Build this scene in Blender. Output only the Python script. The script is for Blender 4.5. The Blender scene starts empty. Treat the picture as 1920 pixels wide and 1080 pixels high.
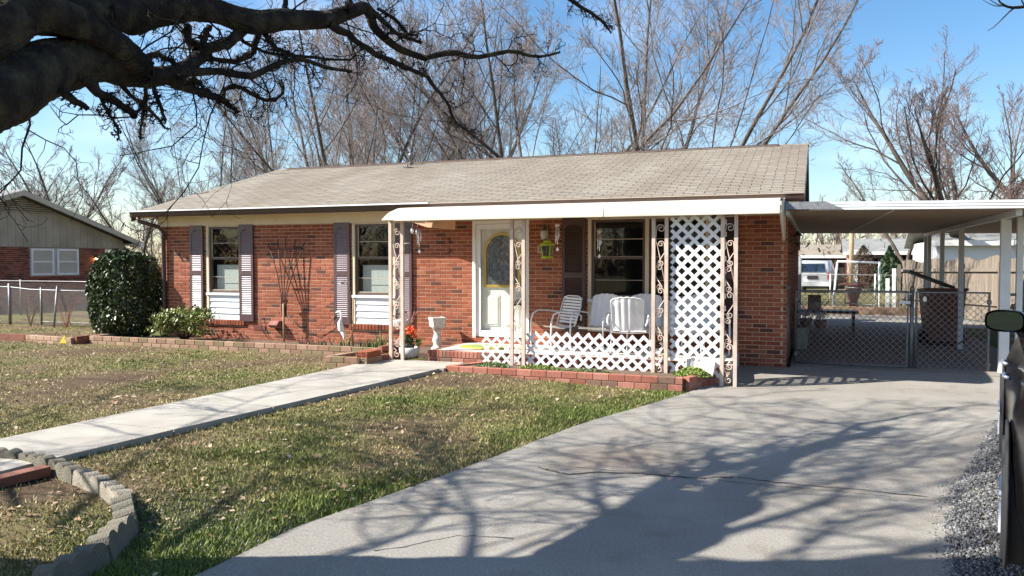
import bpy, math, random
import numpy as np
from mathutils import Vector, Matrix
random.seed(7); RNG = np.random.default_rng(11)
sc = bpy.context.scene
col = sc.collection
PI = math.pi
# ---------------------------------------------------------------- camera, world, sun, exposure
FPX, CH, YAW, PITCH = 1500.0, 1.65, math.radians(20.8), math.atan(50/1500.0)
cd = bpy.data.cameras.new('camera'); cam = bpy.data.objects.new('camera', cd); col.objects.link(cam)
cd.sensor_width = 36.0; cd.lens = FPX/1920*36.0; cd.clip_end = 900; cd.clip_start = 0.05
cam.location = (0, 0, CH); cam.rotation_euler = (PI/2-PITCH, 0, YAW)
sc.camera = cam
SUNDIR = Vector((-1.98, -1.0, 1.78)).normalized()           # towards the sun
elev = math.asin(SUNDIR.z)
w = bpy.data.worlds.new('World'); sc.world = w; w.use_nodes = True
wn = w.node_tree.nodes; wl = w.node_tree.links
bg = wn['Background']
sky = wn.new('ShaderNodeTexSky'); sky.sky_type = 'NISHITA'; sky.sun_disc = False
sky.sun_elevation = elev; sky.sun_rotation = math.atan2(SUNDIR.x, SUNDIR.y)
sky.air_density = 1.0; sky.dust_density = 0.8; sky.ozone_density = 1.6
# thin high cloud veil in the sky itself
tc = wn.new('ShaderNodeTexCoord'); mp = wn.new('ShaderNodeMapping'); mp.inputs['Scale'].default_value = (1.3, 1.3, 4.0)
nz = wn.new('ShaderNodeTexNoise'); nz.inputs['Scale'].default_value = 2.2; nz.inputs['Detail'].default_value = 7
rp = wn.new('ShaderNodeValToRGB'); rp.color_ramp.elements[0].position = .50; rp.color_ramp.elements[1].position = .85
rp.color_ramp.elements[1].color = (.45, .45, .45, 1)
mx = wn.new('ShaderNodeMixRGB'); mx.inputs['Color2'].default_value = (9.0, 9.3, 9.8, 1)
wl.new(tc.outputs['Generated'], mp.inputs['Vector']); wl.new(mp.outputs[0], nz.inputs['Vector']); wl.new(nz.outputs[0], rp.inputs[0])
wl.new(rp.outputs[0], mx.inputs['Fac']); wl.new(sky.outputs[0], mx.inputs['Color1']); hsv = wn.new('ShaderNodeHueSaturation'); hsv.inputs['Saturation'].default_value = 1.28
wl.new(mx.outputs[0], hsv.inputs['Color']); wl.new(hsv.outputs[0], bg.inputs['Color'])
bg.inputs['Strength'].default_value = 0.085
sd = bpy.data.lights.new('sun', 'SUN'); sd.energy = 5.0; sd.angle = math.radians(0.53); sd.color = (1.0, .955, .88)
so = bpy.data.objects.new('sun', sd); col.objects.link(so)
so.rotation_euler = SUNDIR.to_track_quat('Z', 'Y').to_euler()
sc.view_settings.view_transform = 'Standard'; sc.view_settings.look = 'None'
sc.view_settings.exposure = 1.25; sc.view_settings.gamma = 1.0
sc.render.engine = 'CYCLES'
# ---------------------------------------------------------------- measuring: pixel of the photograph -> point in the place
_s, _c, _cp, _sp = math.sin(YAW), math.cos(YAW), math.cos(PITCH), math.sin(PITCH)
FW = (-_s*_cp, _c*_cp, -_sp); RT = (_c, _s, 0); UP = (-_s*_sp, _c*_sp, _cp)
def at(px, py, Y=None, Z=None, X=None, D=None):
    u = (px-960)/FPX; v = (540-py)/FPX
    d = [FW[i]+RT[i]*u+UP[i]*v for i in range(3)]
    t = D if D is not None else (Y/d[1] if Y is not None else ((Z-CH)/d[2] if Z is not None else X/d[0]))
    return Vector((d[0]*t, d[1]*t, CH+d[2]*t))
def sm(t):
    t = np.clip(t, 0, 1); return t*t*(3-2*t)
def gz(x, y):            # ground height: the drive falls a little towards the street, the gravel verge is banked
    x = np.asarray(x, float); y = np.asarray(y, float)
    return -.10*sm((x+5)/3)*sm((13.3-y)/1.6) + .20*sm((x-1.0)/1.0)*sm((11.5-y)/3)
def G(px, py):
    z = 0.0
    for _ in range(6):
        p = at(px, py, Z=z); z = float(gz(p.x, p.y))
    return p
# ---------------------------------------------------------------- materials
def newmat(name):
    m = bpy.data.materials.new(name); m.use_nodes = True
    return m, m.node_tree.nodes, m.node_tree.links, m.node_tree.nodes['Principled BSDF']
def mat(name, c, rough=.7, var=.15, scale=8.0, bump=.0, bscale=40.0, metal=0.0, c2=None, isl=0.0, spec=.5, stretch=(1,1,1), coat=0, detail=5, lo=.35, hi=.7):
    """colour mottled by noise towards c2 (or a darker/lighter self), per-piece tone, bump"""
    m, n, l, b = newmat(name)
    b.inputs['Roughness'].default_value = rough; b.inputs['Metallic'].default_value = metal
    b.inputs['Specular IOR Level'].default_value = spec
    if coat: b.inputs['Coat Weight'].default_value = coat; b.inputs['Coat Roughness'].default_value = .03
    t = n.new('ShaderNodeNewGeometry'); mp = n.new('ShaderNodeMapping'); mp.inputs['Scale'].default_value = stretch
    l.new(t.outputs['Position'], mp.inputs[0])
    nz = n.new('ShaderNodeTexNoise'); nz.inputs['Scale'].default_value = scale; nz.inputs['Detail'].default_value = detail
    l.new(mp.outputs[0], nz.inputs['Vector'])
    r = n.new('ShaderNodeValToRGB'); l.new(nz.outputs[0], r.inputs[0])
    r.color_ramp.elements[0].position = lo; r.color_ramp.elements[1].position = hi
    if c2 is None:
        a = tuple(min(1, v*(1+var)) for v in c); d = tuple(v*(1-var) for v in c)
    else: a, d = c, c2
    r.color_ramp.elements[0].color = (*d, 1); r.color_ramp.elements[1].color = (*a, 1)
    out = r.outputs[0]
    if isl:
        oi = n.new('ShaderNodeObjectInfo'); ad = n.new('ShaderNodeMath'); ad.operation = 'ADD'; fr = n.new('ShaderNodeMath'); fr.operation = 'FRACT'
        l.new(oi.outputs['Random'], ad.inputs[0]); l.new(t.outputs['Random Per Island'], ad.inputs[1]); l.new(ad.outputs[0], fr.inputs[0])
        hs = n.new('ShaderNodeHueSaturation'); mr = n.new('ShaderNodeMapRange'); mr.inputs[3].default_value = 1-isl; mr.inputs[4].default_value = 1+isl
        l.new(fr.outputs[0], mr.inputs[0]); l.new(mr.outputs[0], hs.inputs['Value']); l.new(out, hs.inputs['Color']); out = hs.outputs[0]
    l.new(out, b.inputs['Base Color'])
    if bump:
        n2 = n.new('ShaderNodeTexNoise'); n2.inputs['Scale'].default_value = bscale; n2.inputs['Detail'].default_value = 4
        l.new(mp.outputs[0], n2.inputs['Vector'])
        bp = n.new('ShaderNodeBump'); bp.inputs['Strength'].default_value = bump; bp.inputs['Distance'].default_value = .02
        l.new(n2.outputs[0], bp.inputs['Height']); l.new(bp.outputs[0], b.inputs['Normal'])
    return m
def brickmat(name, base, dark, pale, darkshare=.08):
    m, n, l, b = newmat(name); b.inputs['Roughness'].default_value = .85; b.inputs['Specular IOR Level'].default_value = .25
    t = n.new('ShaderNodeNewGeometry'); oi = n.new('ShaderNodeObjectInfo')
    ad = n.new('ShaderNodeMath'); ad.operation = 'ADD'; fr = n.new('ShaderNodeMath'); fr.operation = 'FRACT'
    l.new(oi.outputs['Random'], ad.inputs[0]); l.new(t.outputs['Random Per Island'], ad.inputs[1]); l.new(ad.outputs[0], fr.inputs[0])
    r = n.new('ShaderNodeValToRGB'); l.new(fr.outputs[0], r.inputs[0]); e = r.color_ramp.elements
    e[0].position = 0; e[0].color = (*dark, 1); e[1].position = 1; e[1].color = (*pale, 1)
    for p, c in ((darkshare, dark), (darkshare+.02, tuple(v*.8 for v in base)), (.5, base)):
        k = e.new(p); k.color = (*c, 1)
    mp = n.new('ShaderNodeMapping'); mp.inputs['Scale'].default_value = (60, 60, 9); l.new(t.outputs['Position'], mp.inputs[0])
    nz = n.new('ShaderNodeTexNoise'); nz.inputs['Scale'].default_value = 1.0; nz.inputs['Detail'].default_value = 4; l.new(mp.outputs[0], nz.inputs['Vector'])
    n3 = n.new('ShaderNodeTexNoise'); n3.inputs['Scale'].default_value = 1.3; n3.inputs['Detail'].default_value = 3; l.new(t.outputs['Position'], n3.inputs['Vector'])
    a2 = n.new('ShaderNodeMath'); a2.operation = 'ADD'; l.new(nz.outputs[0], a2.inputs[0]); l.new(n3.outputs[0], a2.inputs[1])
    mr = n.new('ShaderNodeMapRange'); mr.inputs[1].default_value = .7; mr.inputs[2].default_value = 1.3; mr.inputs[3].default_value = .78; mr.inputs[4].default_value = 1.2
    l.new(a2.outputs[0], mr.inputs[0])
    hs = n.new('ShaderNodeHueSaturation'); l.new(r.outputs[0], hs.inputs['Color']); l.new(mr.outputs[0], hs.inputs['Value']); l.new(hs.outputs[0], b.inputs['Base Color'])
    bp = n.new('ShaderNodeBump'); bp.inputs['Strength'].default_value = .5; bp.inputs['Distance'].default_value = .006
    l.new(nz.outputs[0], bp.inputs['Height']); l.new(bp.outputs[0], b.inputs['Normal'])
    return m
M = {}
M['brick'] = brickmat('house_brick', (.285, .082, .042), (.12, .05, .036), (.35, .118, .066), .07)
M['brick_old'] = brickmat('garden_brick', (.34, .125, .085), (.20, .12, .085), (.42, .19, .14), .3)
M['brick_moss'] = brickmat('mossy_garden_brick', (.30, .18, .12), (.21, .16, .09), (.38, .26, .18), .3)
M['brick_far'] = brickmat('neighbour_brick', (.23, .075, .05), (.10, .045, .035), (.29, .11, .075), .2)
M['mortar'] = mat('mortar', (.50, .36, .25), .95, .1, 12, .3, 120)
M['mortar_far'] = mat('old_mortar', (.30, .23, .2), .95, .12, 12)
M['shingle'] = mat('roof_shingle', (.295, .262, .215), .95, .2, .9, .5, 300, c2=(.235, .20, .158), isl=.09, spec=.2, stretch=(1, .35, .35), detail=6)
M['felt'] = mat('roof_felt', (.17, .13, .105), .95, .1, 3)
M['shingle_grey'] = mat('grey_shingle', (.20, .205, .195), .95, .15, 3, .3, 100, isl=.08, spec=.2)
M['ridge_dark'] = mat('ridge_vent', (.09, .04, .035), .7)
M['cream'] = mat('cream_paint', (.66, .56, .40), .55, .06, 3)
M['white'] = mat('white_paint', (.80, .79, .76), .45, .05, 4)
M['bluewhite'] = mat('cool_white_vinyl', (.78, .79, .82), .4, .04, 4)
M['awning'] = mat('awning_enamel', (.64, .575, .47), .4, .12, 2, stretch=(.5, 6, 6))
M['awning_under'] = mat('awning_underside_boards', (.62, .38, .24), .55, .1, 4)
M['brown'] = mat('brown_gutter_paint', (.075, .045, .035), .4, .15, 5)
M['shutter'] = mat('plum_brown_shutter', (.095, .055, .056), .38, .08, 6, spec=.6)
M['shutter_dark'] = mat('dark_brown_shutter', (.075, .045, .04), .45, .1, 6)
M['slat'] = mat('shutter_slat', (.27, .21, .23), .3, .06, 6, spec=.6)  # sun sheen on the front slats put into a paler colour
M['sash'] = mat('brown_sash', (.10, .065, .05), .5, .1, 6)
M['sash_tan'] = mat('tan_sash', (.42, .36, .28), .5, .1, 6)
M['curtain'] = mat('pale_blind', (.62, .63, .58), .9, .1, 5, stretch=(14, 14, .5))
M['iron'] = mat('pinkish_painted_iron', (.60, .47, .385), .5, .12, 9, .15, 60)
M['iron_white'] = mat('white_tube_steel', (.80, .80, .79), .35, .05, 6)
M['galv'] = mat('galvanised_steel', (.21, .21, .21), .5, .25, 20, metal=.5)
M['galv_dull'] = mat('dull_galvanised_wire', (.24, .21, .19), .6, .2, 20, metal=.2)
M['alum'] = mat('painted_aluminium', (.70, .71, .72), .4, .06, 5)
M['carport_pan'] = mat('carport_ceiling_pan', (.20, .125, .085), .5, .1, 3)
M['carport_rib'] = mat('carport_rib_paint', (.58, .47, .38), .5, .1, 3)  # side light on the ceiling pans put into a paler colour
M['lattice'] = mat('white_lattice_vinyl', (.82, .82, .82), .4, .04, 5)
M['concrete'] = mat('walk_concrete', (.40, .37, .32), .9, .1, 2.5, .35, 90, c2=(.31, .285, .24))
M['porchfloor'] = mat('porch_concrete', (.56, .52, .46), .8, .1, 5, .2, 90)
M['drycap'] = mat('dark_red_timber', (.20, .075, .045), .8, .25, 8, .3, 40)
M['soil'] = mat('bed_soil', (.13, .085, .055), 1, .3, 18, .8, 60)
M['wood_grey'] = mat('weathered_fence_board', (.19, .155, .12), .85, .2, 5, .3, 30, isl=.16, stretch=(6, 6, .6))
M['wood_raw'] = mat('bare_wood', (.36, .25, .15), .8, .2, 9, .3, 30, stretch=(4, 4, .6))
M['trellis'] = mat('dark_weathered_trellis', (.06, .038, .03), .9, .2, 9)
M['bark'] = mat('dark_oak_bark', (.045, .035, .030), .95, .3, 9, 1.0, 34, c2=(.022, .017, .015), stretch=(1, 1, 1), spec=.2)
M['bark_moss'] = mat('mossy_oak_bark', (.10, .085, .05), .95, .3, 7, 1.0, 30, c2=(.028, .021, .018), spec=.15, lo=.42, hi=.8)
for nm_ in ('bark', 'bark_moss'):
    for nd in M[nm_].node_tree.nodes:
        if nd.type == 'BUMP': nd.inputs['Distance'].default_value = .07
M['bark_bg'] = mat('grey_maple_bark', (.16, .13, .10), .9, .25, 2.5, .5, 20, c2=(.075, .06, .048), spec=.2)
M['twig_bg'] = mat('maple_twig', (.33, .285, .27), .9, .2, 2, c2=(.20, .17, .16), spec=.2)
M['brush'] = mat('brown_brush', (.17, .12, .085), .95, .3, .6, c2=(.09, .065, .045), spec=.1)
M['twig_red'] = mat('budding_twig', (.26, .19, .175), .9, .2, 2, c2=(.18, .125, .115), spec=.2)
M['holly'] = mat('glossy_dark_leaf', (.062, .088, .032), .34, .3, 20, isl=.5, spec=.5)
M['azalea'] = mat('yellow_green_leaf', (.17, .20, .045), .4, .2, 15, isl=.4, spec=.5)
M['iris'] = mat('iris_leaf', (.14, .20, .07), .5, .2, 15, isl=.3)
M['sedum'] = mat('low_sedum', (.20, .26, .05), .6, .2, 15, isl=.35)
M['pine'] = mat('evergreen_leaf', (.05, .085, .035), .6, .2, 4, isl=.4)
M['twigdark'] = mat('dry_stem', (.10, .065, .045), .9, .2, 10)
M['pinkdry'] = mat('dried_pink_flower_stem', (.48, .20, .15), .8, .2, 10)
M['orange'] = mat('orange_petals', (.80, .12, .03), .6, .2, 20, isl=.25)
M['leafg'] = mat('pot_plant_leaf', (.05, .10, .03), .4, .2, 20, isl=.3)
M['stone'] = mat('cast_stone', (.66, .62, .56), .8, .1, 12, .4, 60)
M['scallop'] = mat('grey_cast_edging', (.20, .172, .125), .95, .25, 7, .9, 90, c2=(.15, .14, .105))
M['scallop_light'] = mat('pale_cast_edging', (.30, .265, .205), .95, .25, 9, .8, 90)  # paler copy of the edging, sunlight put into the colour; planter shares it
M['black'] = mat('black_plastic', (.02, .02, .022), .45)
M['blackmetal'] = mat('black_iron', (.025, .023, .022), .4)
M['bin'] = mat('brown_bin_plastic', (.15, .05, .034), .5, .1, 5)
M['lime'] = mat('lime_painted_metal', (.45, .58, .03), .4, .06, 9)
M['gold'] = mat('brass_trim', (.62, .42, .10), .3, .1, 9, metal=.4)
M['bronze'] = mat('bronze_lamp', (.10, .07, .045), .4, .2, 9, metal=.4)
M['frost'] = mat('frosted_glass', (.5, .49, .46), .3, .06, 9)
M['chime'] = mat('chime_aluminium', (.75, .77, .82), .2, .05, 9, metal=.8)
M['red'] = mat('red_enamel', (.42, .03, .02), .4)
M['plaque'] = mat('tan_plaque', (.55, .42, .33), .6)
M['ink'] = mat('numeral_black', (.03, .025, .03), .5)
M['matyellow'] = mat('yellow_mat', (.62, .48, .04), .95, .15, 20)
M['matgreen'] = mat('green_mat', (.22, .30, .10), .95, .2, 20)
M['shed'] = mat('pale_blue_metal', (.55, .60, .63), .4, .08, 3)
M['siding'] = mat('tan_grey_siding', (.40, .365, .30), .8, .12, 1.2, c2=(.29, .26, .20))
M['trim_tan'] = mat('tan_trim', (.47, .44, .37), .7, .08, 3)
M['redclay'] = mat('terracotta', (.24, .10, .07), .8, .15, 10)
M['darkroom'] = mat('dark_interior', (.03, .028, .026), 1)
M['inner'] = mat('unlit_lining', (.10, .09, .08), 1)
M['rubber'] = mat('tyre_rubber', (.018, .018, .02), .8)
M['alloy'] = mat('alloy_rim', (.70, .72, .75), .35, .05, 9, metal=.9)
M['carblack'] = mat('black_car_paint', (.006, .0055, .006), .16, .05, 3, spec=.35)
M['suvwhite'] = mat('white_car_paint', (.50, .51, .52), .25, .03, 3, coat=.5)
M['lampred'] = mat('tail_lens', (.35, .03, .02), .2)
M['pinkwire'] = mat('grey_white_flower', (.65, .62, .66), .8)
def glassmat(name, tint=(.80, .84, .83), base=.0):
    m, n, l, b = newmat(name); n.remove(b)
    tr = n.new('ShaderNodeBsdfTransparent'); tr.inputs[0].default_value = (*tint, 1)
    gl = n.new('ShaderNodeBsdfGlossy'); gl.inputs['Roughness'].default_value = .01; gl.inputs[0].default_value = (.95, .97, 1, 1)
    f0 = n.new('ShaderNodeLayerWeight'); f0.inputs[0].default_value = .5; f = n.new('ShaderNodeMath'); f.operation = 'POWER'; f.inputs[1].default_value = 4.0; l.new(f0.outputs['Facing'], f.inputs[0]); f1 = n.new('ShaderNodeMath'); f1.operation = 'MULTIPLY'; f1.inputs[1].default_value = .9; l.new(f.outputs[0], f1.inputs[0]); f = f1; mr = n.new('ShaderNodeMath'); mr.operation = 'ADD'; mr.inputs[1].default_value = base+.05
    nz = n.new('ShaderNodeTexNoise'); nz.inputs['Scale'].default_value = 1.5; bp = n.new('ShaderNodeBump'); bp.inputs['Strength'].default_value = .06; bp.inputs['Distance'].default_value = .05
    g = n.new('ShaderNodeNewGeometry'); l.new(g.outputs['Position'], nz.inputs['Vector']); l.new(nz.outputs[0], bp.inputs['Height']); l.new(bp.outputs[0], gl.inputs['Normal'])
    mi = n.new('ShaderNodeMixShader'); l.new(f.outputs[0], mr.inputs[0]); l.new(mr.outputs[0], mi.inputs[0]); l.new(tr.outputs[0], mi.inputs[1]); l.new(gl.outputs[0], mi.inputs[2])
    l.new(mi.outputs[0], n['Material Output'].inputs[0]); return m
M['glass'] = glassmat('window_glass'); M['glassclear'] = glassmat('storm_door_glass', (.93, .95, .93), .0)
M['glassdark'] = glassmat('dark_window_glass', (.10, .12, .13), .10)
m_, n_, l_, b_ = newmat('lit_bulb'); b_.inputs['Emission Color'].default_value = (1, .62, .22, 1); b_.inputs['Emission Strength'].default_value = 14; b_.inputs['Base Color'].default_value = (.8, .6, .3, 1); M['bulb'] = m_
# leaded door glass
M['leaded'] = mat('leaded_glass', (.10, .11, .15), .12, .4, 14, .6, 22, spec=.8)
# drive concrete: big soft stains
def drivemat():
    m, n, l, b = newmat('drive_concrete'); b.inputs['Roughness'].default_value = .92; b.inputs['Specular IOR Level'].default_value = .25
    g = n.new('ShaderNodeNewGeometry')
    def nzr(scale, lo, hi, c0, c1, det=5):
        a = n.new('ShaderNodeTexNoise'); a.inputs['Scale'].default_value = scale; a.inputs['Detail'].default_value = det; l.new(g.outputs['Position'], a.inputs['Vector'])
        r = n.new('ShaderNodeValToRGB'); l.new(a.outputs[0], r.inputs[0]); r.color_ramp.elements[0].position = lo; r.color_ramp.elements[1].position = hi
        r.color_ramp.elements[0].color = (*c0, 1); r.color_ramp.elements[1].color = (*c1, 1); return a, r
    a, r1 = nzr(.9, .3, .72, (.235, .215, .185), (.305, .285, .25))
    b2, r2 = nzr(60, .35, .65, (.80, .80, .80), (1.08, 1.08, 1.08), 6)
    c3, r3 = nzr(3.3, .55, .75, (1, 1, 1), (.80, .74, .68))
    m1 = n.new('ShaderNodeMixRGB'); m1.blend_type = 'MULTIPLY'; m1.inputs[0].default_value = 1; l.new(r1.outputs[0], m1.inputs[1]); l.new(r2.outputs[0], m1.inputs[2])
    m2 = n.new('ShaderNodeMixRGB'); m2.blend_type = 'MULTIPLY'; m2.inputs[0].default_value = .8; l.new(m1.outputs[0], m2.inputs[1]); l.new(r3.outputs[0], m2.inputs[2])
    # rusty worn patch of its own shape
    vm = n.new('ShaderNodeVectorMath'); vm.operation = 'DISTANCE'; sp_ = G(1165, 862); vm.inputs[1].default_value = sp_
    l.new(g.outputs['Position'], vm.inputs[0]); ad = n.new('ShaderNodeMath'); ad.operation = 'MULTIPLY_ADD'; ad.inputs[1].default_value = 1.1; l.new(c3.outputs[0], ad.inputs[0]); l.new(vm.outputs['Value'], ad.inputs[2])
    mr = n.new('ShaderNodeMapRange'); mr.inputs[1].default_value = .75; mr.inputs[2].default_value = 1.35; mr.inputs[3].default_value = .6; mr.inputs[4].default_value = 0; l.new(ad.outputs[0], mr.inputs[0])
    m3 = n.new('ShaderNodeMixRGB'); m3.inputs[2].default_value = (.20, .15, .11, 1); l.new(mr.outputs[0], m3.inputs[0]); l.new(m2.outputs[0], m3.inputs[1])
    # the carport end of the slab is stained red-brown
    sx = n.new('ShaderNodeSeparateXYZ'); l.new(g.outputs['Position'], sx.inputs[0])
    mr2 = n.new('ShaderNodeMapRange'); mr2.inputs[1].default_value = 13.0; mr2.inputs[2].default_value = 14.5; mr2.inputs[3].default_value = 0; mr2.inputs[4].default_value = .75; l.new(sx.outputs['Y'], mr2.inputs[0])
    mr3 = n.new('ShaderNodeMapRange'); mr3.inputs[1].default_value = 21.5; mr3.inputs[2].default_value = 22.5; mr3.inputs[3].default_value = 1; mr3.inputs[4].default_value = 0; l.new(sx.outputs['Y'], mr3.inputs[0])
    mm = n.new('ShaderNodeMath'); mm.operation = 'MULTIPLY'; l.new(mr2.outputs[0], mm.inputs[0]); l.new(mr3.outputs[0], mm.inputs[1])
    m4 = n.new('ShaderNodeMixRGB'); m4.inputs[2].default_value = (.26, .16, .12, 1); l.new(mm.outputs[0], m4.inputs[0]); l.new(m3.outputs[0], m4.inputs[1])
    l.new(m4.outputs[0], b.inputs['Base Color'])
    bp = n.new('ShaderNodeBump'); bp.inputs['Strength'].default_value = .35; bp.inputs['Distance'].default_value = .01; l.new(b2.outputs[0], bp.inputs['Height']); l.new(bp.outputs[0], b.inputs['Normal'])
    return m
M['drive'] = drivemat(); M['crackdirt'] = mat('crack_dirt', (.07, .055, .045), 1, .2, 20)
def attr_mat(name, cols, rough=.8, spec=.2, bump=False, trans=False):
    """colour from a 0..1 attribute 'tone' through a ramp"""
    m, n, l, b = newmat(name); b.inputs['Roughness'].default_value = rough; b.inputs['Specular IOR Level'].default_value = spec
    a = n.new('ShaderNodeAttribute'); a.attribute_name = 'tone'
    r = n.new('ShaderNodeValToRGB'); e = r.color_ramp.elements
    e[0].position = cols[0][0]; e[0].color = (*cols[0][1], 1); e[1].position = cols[-1][0]; e[1].color = (*cols[-1][1], 1)
    for p, c in cols[1:-1]: k = e.new(p); k.color = (*c, 1)
    if bump:
        g = n.new('ShaderNodeNewGeometry'); nz = n.new('ShaderNodeTexNoise'); nz.inputs['Scale'].default_value = 22; nz.inputs['Detail'].default_value = 8; nz.inputs['Roughness'].default_value = .7
        l.new(g.outputs['Position'], nz.inputs['Vector'])
        ma = n.new('ShaderNodeMath'); ma.operation = 'MULTIPLY_ADD'; ma.inputs[1].default_value = .9; l.new(nz.outputs[0], ma.inputs[0])
        sb = n.new('ShaderNodeMath'); sb.operation = 'SUBTRACT'; sb.inputs[1].default_value = .45; l.new(a.outputs['Fac'], sb.inputs[0]); l.new(sb.outputs[0], ma.inputs[2])
        l.new(ma.outputs[0], r.inputs[0])
        bp = n.new('ShaderNodeBump'); bp.inputs['Strength'].default_value = .9; bp.inputs['Distance'].default_value = .04; l.new(nz.outputs[0], bp.inputs['Height']); l.new(bp.outputs[0], b.inputs['Normal'])
    else: l.new(a.outputs['Fac'], r.inputs[0])
    l.new(r.outputs[0], b.inputs['Base Color']); return m
M['ground'] = attr_mat('lawn_soil', [(0, (.115, .08, .05)), (.35, (.165, .125, .07)), (.6, (.155, .14, .06)), (1, (.10, .12, .035))], 1, .1, True)
M['grass'] = attr_mat('grass_blade', [(0, (.42, .33, .17)), (.35, (.33, .27, .11)), (.55, (.185, .18, .055)), (1, (.14, .18, .035))], .6, .3)
M['litter'] = attr_mat('dead_leaf', [(0, (.16, .09, .05)), (.5, (.34, .22, .13)), (1, (.55, .43, .31))], .7, .3)
M['pebble'] = attr_mat('crushed_stone', [(0, (.06, .062, .068)), (.5, (.13, .13, .13)), (1, (.33, .32, .30))], .85, .3)
# ---------------------------------------------------------------- object helpers
def wloc(o):
    v = Vector((0, 0, 0))
    while o: v += o.location; o = o.parent
    return v
def link(name, me, m=None, parent=None, loc=(0, 0, 0), rot=None):
    o = bpy.data.objects.new(name, me); col.objects.link(o); o.location = loc
    if rot: o.rotation_euler = rot
    if parent: o.parent = parent
    if m is not None and not me.materials: me.materials.append(m)
    return o
def tag(o, label=None, cat=None, group=None, kind=None):
    if label: o['label'] = label
    if cat: o['category'] = cat
    if group: o['group'] = group
    if kind: o['kind'] = kind
    return o
def thing(name, label, cat, loc=(0, 0, 0), rz=0, group=None):
    o = bpy.data.objects.new(name, None); col.objects.link(o); o.location = loc; o.rotation_euler = (0, 0, rz)
    o.empty_display_size = .2
    return tag(o, label, cat, group)
def copy_tree(o, parent=None):
    c = o.copy(); col.objects.link(c)
    if parent: c.parent = parent
    for ch in list(o.children): copy_tree(ch, c)
    return c
def mesh_np(name, V, Fc, smooth=False, tone=None):
    V = np.asarray(V, np.float32); Fc = np.asarray(Fc, np.int32)
    me = bpy.data.meshes.new(name); k = Fc.shape[1]
    me.vertices.add(len(V)); me.vertices.foreach_set('co', V.ravel())
    me.loops.add(Fc.size); me.loops.foreach_set('vertex_index', Fc.ravel())
    me.polygons.add(len(Fc)); me.polygons.foreach_set('loop_start', np.arange(0, Fc.size, k, dtype=np.int32))
    if smooth: me.polygons.foreach_set('use_smooth', np.ones(len(Fc), bool))
    if tone is not None:
        a = me.attributes.new('tone', 'FLOAT', 'POINT'); a.data.foreach_set('value', np.asarray(tone, np.float32).ravel())
    me.update(calc_edges=True); return me
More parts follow.
